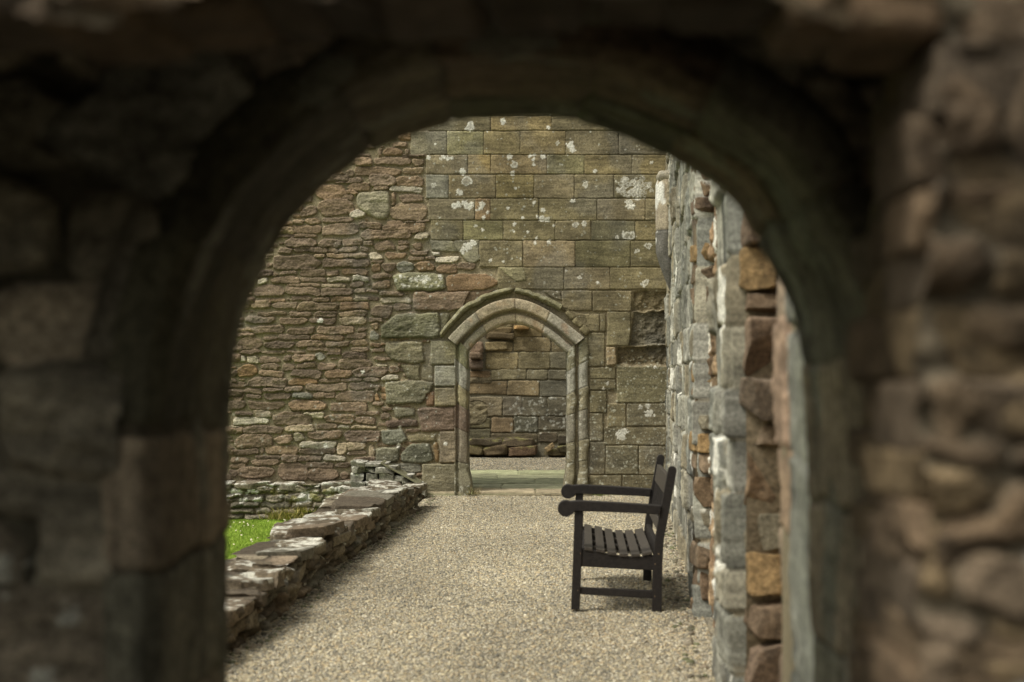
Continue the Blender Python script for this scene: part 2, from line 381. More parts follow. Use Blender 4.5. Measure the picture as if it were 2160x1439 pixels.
for k_, (hr_, wr_) in enumerate([((.05, .08), (.10, .2)), ((.03, .05), (.06, .13))]):
    fill_rubble(T, -3.5, -1.28, .28, 4.3, BROWNS, 25 + k_, hr=hr_, wr=wr_, h=(.015, .03), skip=.2)
# dressed blocks, traced course by course
def ash(ZF, x0, y0, x1, y1, col=None, h=.026, gap=1.2, **kw):
    a = ZF(x0, y0); b = ZF(x1, y1); X0, zt = far(*a); X1, zb = far(*b); g = gap * .8 * .0058
    if col is None:
        col = np.array(r.choice(OLIVES)) * r.uniform(.84, 1.12)
    col = (np.asarray(col) * .72 + A(112, 103, 74) * .28) * 1.07
    kw.setdefault('bevel', .011); kw.setdefault('rough', .3)
    T.rect(X0 + g * .5, zb + g * .45, X1 - g * .5, zt - g * .45, r, irr=.012, cut=.05, h=h + r.uniform(-.004, .004), col=col, warp=.28, k=.004,
           tilt=(r.uniform(-.008, .008), r.uniform(-.008, .008)), rag=.0012, bedding=.45, **kw)
ROWS = [(20, 126, [150, 600, 1040, 1500, 1900, 2300]), (127, 298, [20, 285, 550, 815, 1143, 1525, 1870, 2300]), (299, 439, [130, 435, 600, 1005, 1275, 1620, 1900, 2200]),
        (441, 613, [132, 297, 637, 915, 1207, 1490, 1860, 2200]), (615, 771, [150, 487, 597, 948, 1367, 1717, 1900, 2250]), (773, 916, [165, 403, 692, 1065, 1325, 1645, 1900, 2200]),
        (918, 1109, [520, 833, 1210, 1610, 1920, 2250]), (1111, 1271, [650, 1130, 1462, 1900, 2250])]
SPC = {(1, 0): A(104, 100, 84), (1, 1): A(112, 108, 76), (2, 0): A(112, 102, 82), (2, 1): A(134, 114, 72), (2, 2): A(126, 110, 80), (2, 3): A(102, 98, 70),
       (3, 0): A(108, 108, 100), (3, 1): A(116, 104, 78), (4, 0): A(106, 98, 80), (0, 1): A(128, 112, 76), (1, 4): A(100, 92, 72), (1, 5): A(88, 82, 68),
       (5, 4): A(88, 86, 68), (5, 1): A(110, 106, 74), (6, 1): A(122, 108, 84), (6, 2): A(94, 90, 64), (6, 3): A(94, 88, 64), (3, 2): A(116, 104, 68), (4, 1): A(118, 96, 70)}
for ri, (ya, yb, xs) in enumerate(ROWS):
    for ci in range(len(xs) - 1):
        ash(Z2, xs[ci], ya, xs[ci + 1], yb, col=SPC.get((ri, ci)))
zz = 240 + 20 / 3.426
for k in range(6):                        # courses above the frame
    x = 840 + 20 * (k % 3)
    while x < 1540:
        w = r.uniform(60, 120)
        X0, zt = far(x, zz - 46); X1, zb = far(x + w, zz)
        T.rect(X0 + .004, zb + .004, X1 - .004, zt - .004, r, irr=.01, cut=.04, h=.026, bevel=.011, col=np.array(r.choice(OLIVES)), rough=.2, warp=.28, k=.004)
        x += w
    zz -= 46
# blocks with slanted or odd outlines round the arch
def fs(ZF, pts, col, h=.026, **kw):
    kw.setdefault('bevel', .014); kw.setdefault('rough', .35); kw.setdefault('warp', .5); kw.setdefault('k', .006)
    T.stone(fpoly(ZF, pts), h=h, col=col, **kw)
fs(Z2, [(160, 918), (330, 918), (360, 1000), (300, 1000), (180, 985)], A(110, 106, 84), rough=.8)
fs(Z2, [(335, 918), (517, 918), (517, 1060), (480, 1082), (435, 1075), (350, 980)], A(116, 112, 92))
fs(Z2, [(648, 1112), (835, 1112), (860, 1200), (780, 1215), (700, 1150)], A(122, 116, 88), h=.035)
for q in [(1165, 96, 1348, 218, (96, 88, 68)), (1352, 96, 1590, 222, (92, 84, 64)), (1440, 225, 1585, 430, (98, 92, 70)), (1398, 235, 1432, 345, (88, 82, 62)),
          (1300, 238, 1394, 345, (100, 92, 70)), (1262, 352, 1428, 556, (96, 90, 70)), (1335, 562, 1495, 632, (96, 90, 68)), (1335, 634, 1495, 700, (92, 86, 66)),
          (1500, 556, 1830, 775, (98, 94, 72)), (1335, 704, 1438, 838, (98, 92, 70)), (1440, 780, 1556, 925, (108, 100, 76)), (1560, 780, 1830, 918, (84, 80, 66)),
          (1335, 842, 1416, 1010, (96, 90, 72)), (1420, 925, 1830, 1034, (94, 88, 70)), (1335, 1015, 1430, 1212, (92, 86, 70)), (1433, 1038, 1630, 1212, (90, 86, 70)),
          (1633, 1038, 1830, 1212, (96, 90, 74)), (1330, 1216, 1530, 1330, (94, 88, 70)), (1533, 1216, 1830, 1330, (90, 84, 66)), (1330, 1332, 1830, 1400, (84, 78, 62))]:
    ash(Z4, *q[:4], col=A(*q[4]), h=.026)
# region 3: the large stones left of the door
for pts, c, h in [([(1012, 215), (1110, 140), (1398, 125), (1398, 285), (1020, 290)], (100, 98, 76), .07), ([(1050, 320), (1290, 312), (1300, 450), (1262, 462), (1090, 440), (1045, 370)], (110, 104, 82), .05),
                  ([(1145, 465), (1268, 465), (1268, 572), (1190, 560)], (104, 98, 76), .035), ([(1285, 480), (1355, 480), (1355, 575), (1285, 570)], (106, 98, 74), .02),
                  ([(1045, 590), (1140, 570), (1357, 582), (1340, 640), (1280, 722), (1050, 722)], (108, 104, 84), .055), ([(1255, 755), (1500, 745), (1500, 900), (1280, 905)], (104, 88, 74), .04),
                  ([(1095, 745), (1235, 760), (1240, 800), (1110, 815)], (106, 102, 84), .04), ([(1045, 838), (1250, 832), (1252, 875), (1060, 882)], (88, 74, 62), .04),
                  ([(1012, 905), (1150, 895), (1190, 960), (1130, 995), (1030, 985)], (100, 100, 86), .055), ([(1195, 935), (1370, 925), (1380, 972), (1200, 978)], (112, 104, 78), .03),
                  ([(985, 1020), (1135, 1010), (1135, 1100), (1080, 1115), (980, 1105)], (92, 90, 74), .05), ([(1145, 1060), (1210, 992), (1340, 990), (1360, 1100), (1330, 1115), (1155, 1110)], (92, 92, 76), .05),
                  ([(1362, 980), (1390, 980), (1392, 1105), (1370, 1105)], (130, 108, 74), .03), ([(1405, 128), (1470, 125), (1468, 165), (1410, 255)], (98, 94, 74), .035),
                  ([(1310, 660), (1362, 640), (1362, 735), (1310, 740)], (118, 94, 72), .035), ([(1300, 300), (1345, 300), (1340, 315), (1280, 312)], (128, 104, 80), .04)]:
    fs(Z3, pts, A(*c), h=h, bevel=.03, rough=.5, warp=.8, k=.012)
for x0, y0, x1, y1, c in [(1340, 305, 1512, 468, (112, 108, 84)), (1365, 473, 1512, 613, (122, 122, 112)), (1365, 617, 1512, 741, (122, 112, 86)),
                          (1400, 906, 1512, 1114, (106, 96, 82)), (1285, 1120, 1512, 1325, (106, 102, 84))]:
    ash(Z3, x0, y0, x1, y1, col=A(*c), h=.05, bevel=.018)
# small stones tucked round the hood
for pts in [[(620, 95), (850, 90), (650, 160), (560, 215), (600, 110)]]:
    fs(Z4, pts, A(100, 84, 66), h=.02)
for pts in [[(1175, 200), (1300, 240), (1330, 360), (1290, 340), (1225, 270)], [(1000, 96), (1160, 100), (1165, 190), (1090, 130)]]:
    fs(Z4, pts, A(96, 88, 66), h=.025, rough=.8)
fs(Z4, [(1435, 440), (1492, 440), (1498, 540), (1440, 552)], A(126, 112, 86), h=.045)
# the eroded pocket in the right corner
def pocket(pts, depth, dark):
    P = np.array(fpoly(Z4, pts)); q = T.sl(P[:, 0].min(), P[:, 0].max(), P[:, 1].min(), P[:, 1].max())
    x = T.X[q] + T.wx[q] * 1.5; z = T.Z[q] + T.wz[q] * 1.5
    if np.sum(P[:, 0] * np.roll(P[:, 1], -1) - np.roll(P[:, 0], -1) * P[:, 1]) < 0: P = P[::-1]
    d = np.min([((b - a)[0] * (z - a[1]) - (b - a)[1] * (x - a[0])) / np.hypot(*(b - a)) for a, b in zip(P, np.roll(P, -1, 0))], 0)
    m = sm(0, .03, d)
    rg = .7 * fbm(T.X[q] * 12, T.Z[q] * 14, 77, 4, .6)
    T.H[q] = T.H[q] * (1 - m) + (-depth + .045 * rg) * m
    T.C[q] = T.C[q] * (1 - m)[..., None] + np.asarray(dark) * (1 + .35 * rg + .3 * T.nf[q])[..., None] * m[..., None]
pocket([(1595, 95), (1850, 95), (1850, 225), (1590, 225)], .03, A(100, 90, 66))
pocket([(1600, 222), (1850, 222), (1850, 430), (1570, 430)], .05, A(96, 90, 74))
pocket([(1497, 430), (1850, 425), (1850, 552), (1497, 548)], .06, A(98, 88, 66))
# lichens and specks
LW = np.array((.68, .67, .59))
for x, y, rr_, ring in [(450, 100, 30, .3), (690, 58, 17, 0), (1015, 103, 12, 0), (200, 222, 8, 0), (1178, 228, 25, 0), (1190, 262, 18, 0), (150, 320, 14, 0), (262, 318, 14, 0), (290, 325, 14, 0), (318, 322, 10, 0), (240, 330, 10, .5),
                       (735, 315, 18, .3), (885, 305, 13, 0), (915, 300, 10, 0), (975, 310, 17, .2), (908, 335, 13, 0), (912, 372, 10, 0), (768, 368, 20, .6), (757, 432, 15, .3), (395, 420, 20, 0), (378, 570, 22, 0),
                       (350, 662, 24, 0), (415, 650, 22, 0), (440, 675, 20, 0), (460, 655, 17, 0), (540, 658, 20, .2), (525, 682, 17, 0), (548, 752, 15, 0), (578, 717, 10, 0), (725, 683, 9, 0), (830, 755, 10, 0), (912, 643, 11, 0),
                       (977, 698, 13, 0), (968, 760, 19, .2), (1010, 766, 15, .4), (938, 745, 10, 0), (1193, 632, 14, 0), (1357, 418, 14, 0), (780, 542, 8, 0), (190, 518, 13, .8), (770, 800, 12, 0), (1210, 805, 16, .5), (1272, 795, 18, .3),
                       (541, 838, 10, 0), (490, 812, 10, .4), (866, 857, 9, 0), (768, 855, 7, 0), (1055, 812, 8, 0), (930, 900, 8, 0), (437, 957, 22, 0), (475, 935, 20, 0), (405, 985, 20, .1), (920, 935, 10, 0), (1022, 930, 14, .2),
                       (598, 1060, 11, 0), (690, 1068, 9, 0), (1145, 1137, 7, 0), (1370, 1223, 10, 0), (1595, 880, 32, .85), (1510, 893, 13, .5), (1735, 957, 19, .8), (1655, 993, 14, .6), (1715, 1225, 22, .7), (1285, 510, 18, .5),
                       (1080, 215, 12, .6), (1760, 355, 10, .3), (500, 700, 8, 0), (1600, 650, 26, .3), (1625, 675, 16, .3), (430, 492, 30, .7), (1240, 1185, 12, .6)]:
    cx, cz = far(*Z2(x, y)); T.lichen(cx, cz, rr_ / 3.426 * .00582 * 1.25, col=LW, ring=ring)
for i in range(60):
    a = r.random() * 6.28; q = r.random() ** .5
    cx, cz = far(*Z2(1640 + 125 * q * math.cos(a), 540 + 80 * q * math.sin(a))); T.lichen(cx, cz, r.uniform(.016, .04), col=LW * .8, ring=.8, amt=.8)
for i in range(26):
    cx, cz = far(*Z1(r.uniform(1210, 1560), r.uniform(1170, 1260))); T.lichen(cx, cz, r.uniform(.01, .035), col=LW * .95, ring=.3 * r.random())
for x, y, q in [(610, 180, 16), (650, 1000, 14), (1440, 985, 10), (1130, 1000, 12), (895, 515, 10), (1140, 880, 10)]:
    cx, cz = far(*Z3(x, y)); T.lichen(cx, cz, q / 3.129 * .0075, col=LW)
for x, y, q in [(1530, 965, 28), (1525, 975, 20), (1700, 840, 22), (1690, 800, 14), (1385, 50, 8), (1730, 560, 8), (1440, 660, 10), (1420, 690, 8), (1640, 800, 12), (950, 970, 6)]:
    cx, cz = far(*Z4(x, y)); T.lichen(cx, cz, q / 2.878 * .0072, col=LW, ring=.3)
rg = random.Random(3)
T.specks(900, *[far(860, 900)[0], 1.95], 1.5, 4.7, .004, .016, rg)
T.specks(900, far(1240, 0)[0], 1.95, 0.0, 1.7, .004, .018, rg, col=(.46, .46, .36))
T.specks(300, far(780, 0)[0], far(930, 0)[0], 0.0, 1.9, .004, .014, rg)
T.specks(280, -3.5, far(880, 0)[0], 0.2, 4.4, .004, .013, rg, col=(.4, .34, .26), amt=.7)
T.specks(120, -3.5, far(800, 0)[0], 0.2, 1.2, .006, .022, rg, col=(.42, .4, .34), amt=.7)
_st = fbm(T.X * 1.1 + 3, T.Z * 1.6, 801, 4) ; _s2 = fbm(T.X * 4.5, T.Z * 1.5, 805, 4)
T.C *= (1 + .22 * _st + .16 * _s2 * (T.X > -1.1))[..., None]
_gr = sm(.1, .5, fbm(T.X * 2.2, T.Z * 2.2, 811, 4))[..., None] * .35
T.C = T.C * (1 - _gr) + T.C.mean(-1, keepdims=True) * np.array((1.0, .99, .88)) * _gr
# arch curves in wall metres
IN4 = [(592, 474), (640, 412), (700, 360), (760, 322), (820, 301), (876, 291), (940, 302), (1000, 326), (1060, 362), (1120, 406), (1192, 472)]
OUT4 = [(473, 383), (545, 306), (620, 240), (680, 197), (750, 162), (815, 146), (876, 140), (950, 153), (1030, 184), (1105, 228), (1170, 274), (1236, 328), (1301, 380)]
def resample(P, n):
    P = np.asarray(P, float); t = np.concatenate([[0], np.cumsum(np.hypot(*np.diff(P, axis=0).T))]); t /= t[-1]
    q = np.linspace(0, 1, n); return np.stack([np.interp(q, t, P[:, 0]), np.interp(q, t, P[:, 1])], -1)
def smooth_curve(P, n, corner=None, it=60):
    C = resample(P, n); lock = {0, n - 1}
    if corner is not None: lock.add(int(np.argmin(np.hypot(*(C - np.asarray(corner)).T))))
    free = np.array([i for i in range(n) if i not in lock])
    for _ in range(it):
        D = C.copy(); D[1:-1] = .5 * C[1:-1] + .25 * (C[2:] + C[:-2]); C[free] = D[free]
    return C
NA = 181
inn = smooth_curve([far(*Z4(*p)) for p in IN4], NA, far(*Z4(876, 291)), 50)
out = smooth_curve([far(*Z4(*p)) for p in OUT4], NA, far(*Z4(876, 140)), 50)
XL = far(*Z4(600, 0))[0]; XR = far(*Z4(1197, 0))[0]
mid = inn * .75 + out * .25
def door_hole(x, z):
    zt = np.interp(x, mid[:, 0], mid[:, 1], left=-9, right=-9)
    return ((x > XL - .06) & (x < XR + .06) & (z < inn[0, 1] + .02)) | ((z < zt) & (z > inn[0, 1] - .1))
T.mesh('wall_face', M_WALL, lambda X, Z, H: np.stack([X, -H, Z], -1), hole=door_hole, parent=wall, skirt=(0, .25, 0))
# wall body behind the facing
core = Pile(1)
core.box(-12, XL - .07, .17, 1.0, -.6, 5.15, MORTAR); core.box(XR + .07, 3.2, .17, 1.0, -.6, 5.15, MORTAR); core.box(XL - .07, XR + .07, .17, 1.0, 2.35, 5.15, MORTAR)
core.box(-12, -4.36, .0, .165, -.6, 5.15, MORTAR)
core.build('wall_core', M_WALL, wall, smooth=False)

# arch ring: swept moulding, one block colour per voussoir
def arch_ring():
    prof = [(0, .30), (0, .06), (.0, .02), (.03, -.02), (.09, -.034), (.2, -.038), (.33, -.034), (.37, -.01), (.40, .03), (.45, .036), (.49, .02), (.53, -.04), (.56, -.078), (.6, -.086), (.75, -.088), (.93, -.086), (.975, -.078), (.99, -.05), (1.0, .06)]
    pr = np.array(prof)
    t = np.linspace(0, 1, len(pr)); tt = np.linspace(0, 1, 70); W_ = np.interp(tt, t, pr[:, 0]); Y_ = np.interp(tt, t, pr[:, 1])
    V = np.zeros((NA, 70, 3)); C = np.zeros((NA, 70, 3))
    seg = np.linspace(0, 1, NA)
    joints = [0, .235, .5, .735, 1.0]; cols = [A(132, 126, 108), A(148, 136, 112), A(154, 142, 118), A(140, 135, 120)]
    joints2 = [0, .30, .44, .5, .70, 1.0]
    for i in range(NA):
        k = sum(seg[i] >= j for j in joints[1:-1]); g = min(abs(seg[i] - j) for j in joints[1:-1])
        gr = math.exp(-(g / .0035) ** 2)
        V[i, :, 0] = inn[i, 0] * (1 - W_) + out[i, 0] * W_; V[i, :, 2] = inn[i, 1] * (1 - W_) + out[i, 1] * W_
        nz = fbm(np.full(70, i * .14), W_ * 5, 91, 4)
        V[i, :, 1] = Y_ * 1.0 + .012 * gr + .008 * nz - .015
        V[i, :, 0] += .004 * nz
        C[i] = cols[k] * (1 + .32 * nz)[:, None] * (1 - .45 * gr)
        rust = .3 * sm(.2, .6, fbm(np.full(70, i * .07), W_ * 2.5 + 7, 17, 3)); C[i] = C[i] * (1 - rust[:, None]) + np.asarray(A(150, 104, 58)) * rust[:, None]
    I = np.arange(NA * 70).reshape(NA, 70); Q = np.stack([I[:-1, :-1], I[1:, :-1], I[1:, 1:], I[:-1, 1:]], -1).reshape(-1, 4)
    return make_mesh('arch_moulding', V, Q, M_WALL, C.reshape(-1, 3), wall)
arch_ring()
# hood mould
def hood(pts, name, widths, proj, seed):
    n = 90; C0 = smooth_curve([far(*Z4(*p)) for p in pts], n, None, 6)
    tg = np.gradient(C0, axis=0); tg /= np.linalg.norm(tg, axis=1, keepdims=True); nm = np.stack([-tg[:, 1], tg[:, 0]], -1)
    pr = np.array([(-1, .05), (-1.0, -.1), (-.75, -.6), (-.3, -.95), (.0, -1.0), (.4, -.92), (.8, -.6), (1.0, -.15), (1.15, .06)])
    m = 34; tt = np.linspace(0, 1, m); a = np.interp(tt, np.linspace(0, 1, len(pr)), pr[:, 0]); b = np.interp(tt, np.linspace(0, 1, len(pr)), pr[:, 1])
    V = np.zeros((n, m, 3)); C = np.zeros((n, m, 3))
    for i in range(n):
        u = i / (n - 1); wd = np.interp(u, [0, .5, 1], widths); nz = fbm(np.full(m, i * .09), tt * 3, seed, 3); e = min(1, i / 3, (n - 1 - i) / 3) ** .5
        wob = .009 * (vnoise(np.array([i * .12]), np.array([seed * 1.0]), seed)[0] - .5) * 2
        off = a * wd * e + wob + .008 * nz
        V[i, :, 0] = C0[i, 0] + nm[i, 0] * off; V[i, :, 2] = C0[i, 1] + nm[i, 1] * off; V[i, :, 1] = b * proj * e + .012 * nz
        C[i] = A(108, 104, 78) * (1 + .35 * nz)[:, None]
        lc = sm(.15, .5, fbm(np.full(m, i * .3), tt * 6, seed + 3, 3)) * .5; C[i] = C[i] * (1 - lc[:, None]) + np.array((.42, .42, .33)) * lc[:, None]
    I = np.arange(n * m).reshape(n, m); Q = np.stack([I[:-1, :-1], I[1:, :-1], I[1:, 1:], I[:-1, 1:]], -1).reshape(-1, 4)
    return V, Q, C
Va, Qa, Ca = hood([(428, 378), (470, 315), (530, 250), (600, 190), (690, 143), (780, 110), (874, 92)], 'hood', (.036, .042, .036), .12, 55)
Vb, Qb, Cb = hood([(878, 92), (950, 110), (1030, 138), (1100, 170), (1166, 212)], 'hood', (.036, .042, .05), .12, 66)
make_mesh('hood_mould', np.concatenate([Va.reshape(-1, 3), Vb.reshape(-1, 3)]), np.concatenate([Qa, Qb + Va.shape[0] * Va.shape[1]]), M_WALL,
          np.concatenate([Ca.reshape(-1, 3), Cb.reshape(-1, 3)]), wall)
# worn hood stub running down on the right
st = Pile(8)
for (x, y, w, h_) in [(1215, 248, 60, 34), (1262, 292, 66, 36), (1305, 336, 56, 40)]:
    cx, cz = far(*Z4(x, y)); st.lump((cx, -.03, cz), (w / 2.878 * .0062, .07, h_ / 2.878 * .0062), n=8, rough=.12, col=A(106, 98, 72), tilt=(.7, 0), bev=.4)
st.build('worn_hood_stub', M_WALL, wall)

# jambs: moulded strips under the springing, with splayed reveals behind
def jamb(side, bounds, cols, name):
    n = 260; m = 56
    X0, X1 = (far(*Z4(515, 0))[0], XL) if side < 0 else (far(*Z4(1325, 0))[0], XR)
    pr = np.array([(0, .04), (0, -.046), (.05, -.048), (.12, -.036), (.18, -.014), (.24, -.006), (.30, -.014), (.38, -.045), (.44, -.062), (.70, -.064), (.88, -.058), (.96, -.035), (1.0, .03), (.98, .5), (.86, 1.0)]) if side < 0 else \
        np.array([(0, .03), (.02, -.04), (.14, -.06), (.30, -.062), (.42, -.04), (.50, .01), (.55, .035), (.585, .03), (.60, -.03), (.64, -.058), (.72, -.064), (.9, -.06), (.97, -.035), (1.0, .02), (1.0, .09), (.98, .5), (.86, 1.0)])
    d = np.concatenate([[0], np.cumsum(np.hypot(np.diff(pr[:, 0] * .25), np.minimum(np.abs(np.diff(pr[:, 1])), .1)))]); d /= d[-1]
    tt = np.linspace(0, 1, m); a = np.interp(tt, d, pr[:, 0]); b = np.interp(tt, d, pr[:, 1])
    zb = [far(*Z4(0, y))[1] for y in bounds]
    ztop_in = inn[0, 1] if side < 0 else inn[-1, 1]; 
    V = np.zeros((n, m, 3)); C = np.zeros((n, m, 3))
    for i in range(n):
        u = i / (n - 1)
        top = ztop_in + .03 + (1 - np.clip(a, 0, 1)) * .17
        z = -.02 + (top + .02) * u
        zc = z.mean(); k = sum(zc < q for q in zb); g = min([abs(zc - q) for q in zb] + [9]); gr = math.exp(-(g / .008) ** 2)
        nz = fbm(np.full(m, zc * 9), tt * 6, 31 if side < 0 else 32, 4); ch = fbm(np.full(m, zc * 5), tt * 2, 35 if side < 0 else 36, 4)
        flare = .045 * sm(.35, .1, zc)
        V[i, :, 0] = X0 + (X1 - X0) * a + (flare * a + .012 * nz * (a > .3)) * (-side) - (-side) * .02 * np.clip(ch - .3, 0, 1) * 3
        V[i, :, 1] = b + .007 * gr + .01 * nz - flare; V[i, :, 2] = z
        C[i] = A(*cols[min(k, len(cols) - 1)]) * (1 + .3 * nz + .15 * ch)[:, None] * (1 - .4 * gr)
        lc = sm(.25, .5, fbm(np.full(m, zc * 40), tt * 14, 37, 3)) * (.7 if (k == len(cols) - 1 or side > 0) else .15); C[i] = C[i] * (1 - lc[:, None]) + np.array((.45, .45, .37)) * lc[:, None]
    I = np.arange(n * m).reshape(n, m); Q = np.stack([I[:-1, :-1], I[1:, :-1], I[1:, 1:], I[:-1, 1:]], -1).reshape(-1, 4)
    if side < 0: Q = Q[:, ::-1]
    return make_mesh(name, V, Q, M_WALL, C.reshape(-1, 3), wall)
jamb(-1, [550, 680, 800, 945, 1140], [(108, 106, 80), (132, 130, 118), (120, 112, 84), (102, 87, 74), (106, 98, 82), (108, 104, 84)], 'jamb')
jamb(1, [562, 706, 839, 1011, 1136], [(116, 112, 90), (134, 132, 120), (120, 114, 92), (116, 112, 98), (112, 106, 84), (112, 106, 84)], 'jamb')

# ---- low ledge (wall footing) at the foot of the rubble, above the lawn
ledge = Pile(12)
ledge.box(-3.6, -1.2, YW - .30, YW - .02, -.4, .12, MORTAR * .7)
rl = random.Random(4)
LDC = desat([A(112, 104, 84), A(108, 98, 80), A(100, 94, 78), A(116, 108, 90)], .1)
Tl = Sheet(np.arange(-3.7, -1.1, .008), np.arange(-.34, .17, .008), 410, MORTAR * .85, warp=.03, wf=7)
fill_rubble(Tl, -3.7, -1.1, -.34, .16, LDC, 411, hr=(.05, .11), wr=(.14, .4), h=(.03, .07))
for _ in range(40): Tl.lichen(rl.uniform(-3.6, -1.3), rl.uniform(-.05, .17), rl.uniform(.015, .06), col=LW * .95, ax=1.6)
for _ in range(12): Tl.lichen(rl.uniform(-2.9, -2.1), rl.uniform(-.3, .1), rl.uniform(.02, .07), col=A(112, 108, 50), ax=1.2, amt=.6)
lf = Tl.mesh('ledge_face', M_LOW, lambda X, Z, H: np.stack([X, YW - .31 - H, Z], -1), skirt=(0, .1, 0))
x = -3.7
while x < -1.2:
    w = rl.uniform(.16, .45); hh = rl.uniform(.05, .10)
    ledge.lump((x + w / 2, YW - .2 + rl.uniform(-.03, .02), .13 + rl.uniform(-.015, .015)), (w - .01, .34, hh), n=14, rough=.08, bev=.22, chip=6, col=np.array(rl.choice(LDC)) * rl.uniform(.8, 1.1), top=LW * .95, topamt=rl.uniform(.2, .6))
    x += w
o = ledge.build('footing_ledge', M_LOW)
lf.parent = o
tag(o, 'low lichened stone ledge at the foot of the brown rubble, just above the lawn', 'ledge')

# ---- grey stub with slanted coping where the low wall meets the far wall
stub = empty('wall_stub', (0, 0, 0)); tag(stub, 'grey lichened stub of masonry with a slanted top, left of the doorway base', 'wall stub')
SX = [wpt(738, 0, 16.9)[0], wpt(806, 0, 16.9)[0], wpt(882, 0, 16.9)[0]]
za = wpt(0, 970, 16.9)[1]; zb_ = wpt(0, 976, 16.9)[1]; zc_ = wpt(0, 1022, 16.9)[1]
def prism(pts, y0, y1, name, mat, col, parent, nz=.012, res=26, seed=3):
    P = resample(pts + [pts[0]], res * len(pts) // 2); n = len(P) - 1; c = np.mean(pts, 0)
    rings = [(y1, 1.0), (y0 + .02, 1.0), (y0, .985), (y0 - .004, .93), (y0 - .004, .7), (y0 - .004, .45), (y0 - .004, .2), (y0 - .004, .01)]
    V = []; C = []
    for yy, s_ in rings:
        q = c + (P[:-1] - c) * s_; a = fbm(q[:, 0] * 9, q[:, 1] * 9, seed, 4)
        V.append(np.stack([q[:, 0] + nz * a, np.full(n, yy) + nz * 1.5 * a, q[:, 1] + nz * .6 * a], -1)); C.append(np.asarray(col) * (1 + .3 * fbm(q[:, 0] * 14, q[:, 1] * 14, seed + 4, 4))[:, None])
    I = np.arange(len(rings) * n).reshape(len(rings), n); Q = np.stack([I[:-1], np.roll(I[:-1], -1, 1), np.roll(I[1:], -1, 1), I[1:]], -1).reshape(-1, 4)
    return make_mesh(name, np.concatenate(V), Q, mat, np.concatenate(C), parent)
sp = Pile(19); rs = random.Random(6); z = -.1
while z < za - .02:
    h_ = rs.uniform(.07, .13); x = SX[0]
    while x < SX[2] - .03:
        w = rs.uniform(.12, .26); zlim = np.interp(x + w / 2, [SX[0], SX[1], SX[2] + .02], [za, zb_, zc_]) - .015
        zc0 = min(z + h_, zlim)
        if zc0 - z > .025: sp.lump((x + w / 2, 17.14 + rs.uniform(-.02, .02), (z + zc0) / 2), (min(w, SX[2] + .02 - x), .52, zc0 - z), n=14, rough=.07, bev=.12, chip=5, col=A(*rs.choice([(108, 106, 94), (98, 96, 84), (90, 88, 74), (112, 110, 98)])) * rs.uniform(.8, 1.1), top=LW * .9, topamt=.45)
        x += w
    z += h_
sp.build('rough_stones', M_LOW, stub)
prism([(SX[1] - .02, zb_ - .01), (SX[2] + .03, zc_ - .015), (SX[2] + .03, zc_ + .002), (SX[1] - .02, zb_ + .008)], 16.872, 17.4, 'coping', M_LOW, A(112, 110, 86), stub, nz=.004, seed=14)

# ================================================================== SPACE BEYOND THE DOOR
YB = 25.0
def bk(x, y): return wpt(x, y, YB)
Tb = Sheet(np.arange(-2.2, 2.6, .011), np.arange(-.15, 3.6, .011), 61, A(104, 98, 80), warp=.02, wf=7)
bc = lambda x, y: bk(*Z4(x, y))
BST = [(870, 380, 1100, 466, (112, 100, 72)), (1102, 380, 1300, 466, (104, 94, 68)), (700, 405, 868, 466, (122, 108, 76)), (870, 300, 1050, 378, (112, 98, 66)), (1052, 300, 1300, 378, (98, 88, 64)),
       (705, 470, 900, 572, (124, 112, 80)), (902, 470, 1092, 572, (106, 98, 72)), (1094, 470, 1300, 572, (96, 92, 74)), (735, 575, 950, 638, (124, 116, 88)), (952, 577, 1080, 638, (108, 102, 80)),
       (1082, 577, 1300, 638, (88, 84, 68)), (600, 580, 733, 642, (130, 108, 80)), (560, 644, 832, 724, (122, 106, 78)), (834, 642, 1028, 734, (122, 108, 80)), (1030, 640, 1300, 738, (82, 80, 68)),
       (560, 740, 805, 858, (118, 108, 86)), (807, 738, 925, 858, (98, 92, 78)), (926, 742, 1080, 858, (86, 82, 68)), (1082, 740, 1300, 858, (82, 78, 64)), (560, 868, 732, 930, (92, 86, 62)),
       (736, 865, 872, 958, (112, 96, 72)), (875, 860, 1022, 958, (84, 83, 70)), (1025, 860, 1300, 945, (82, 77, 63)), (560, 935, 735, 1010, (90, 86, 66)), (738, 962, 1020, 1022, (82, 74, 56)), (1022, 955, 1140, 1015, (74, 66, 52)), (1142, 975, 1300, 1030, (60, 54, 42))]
for q in BST:
    X0, zt = bc(q[0], q[1]); X1, zb2 = bc(q[2], q[3])
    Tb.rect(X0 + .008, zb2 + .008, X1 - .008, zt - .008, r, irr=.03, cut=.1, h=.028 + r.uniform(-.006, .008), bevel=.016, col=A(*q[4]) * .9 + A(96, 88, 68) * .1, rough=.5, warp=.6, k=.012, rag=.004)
fill_rubble(Tb, -2.2, bc(560, 0)[0], 0, 3.6, [np.array(c) for c in OLIVES], 71, hr=(.2, .4), wr=(.4, .8))
fill_rubble(Tb, bc(1300, 0)[0], 2.6, 0, 3.6, [np.array(c) for c in OLIVES], 72, hr=(.2, .4), wr=(.4, .8))
fill_rubble(Tb, -1.2, 1.6, bc(0, 300)[1], 3.6, [np.array(c) for c in OLIVES], 73, hr=(.2, .3), wr=(.4, .8))
for _ in range(90):
    X0, z0 = bc(r.uniform(850, 1200), r.uniform(740, 955)); Tb.lichen(X0, z0, r.uniform(.01, .035), col=(.4, .4, .34), amt=.6)
Tb.specks(200, -.9, 1.2, .2, 2.4, .006, .022, rg, amt=.6)
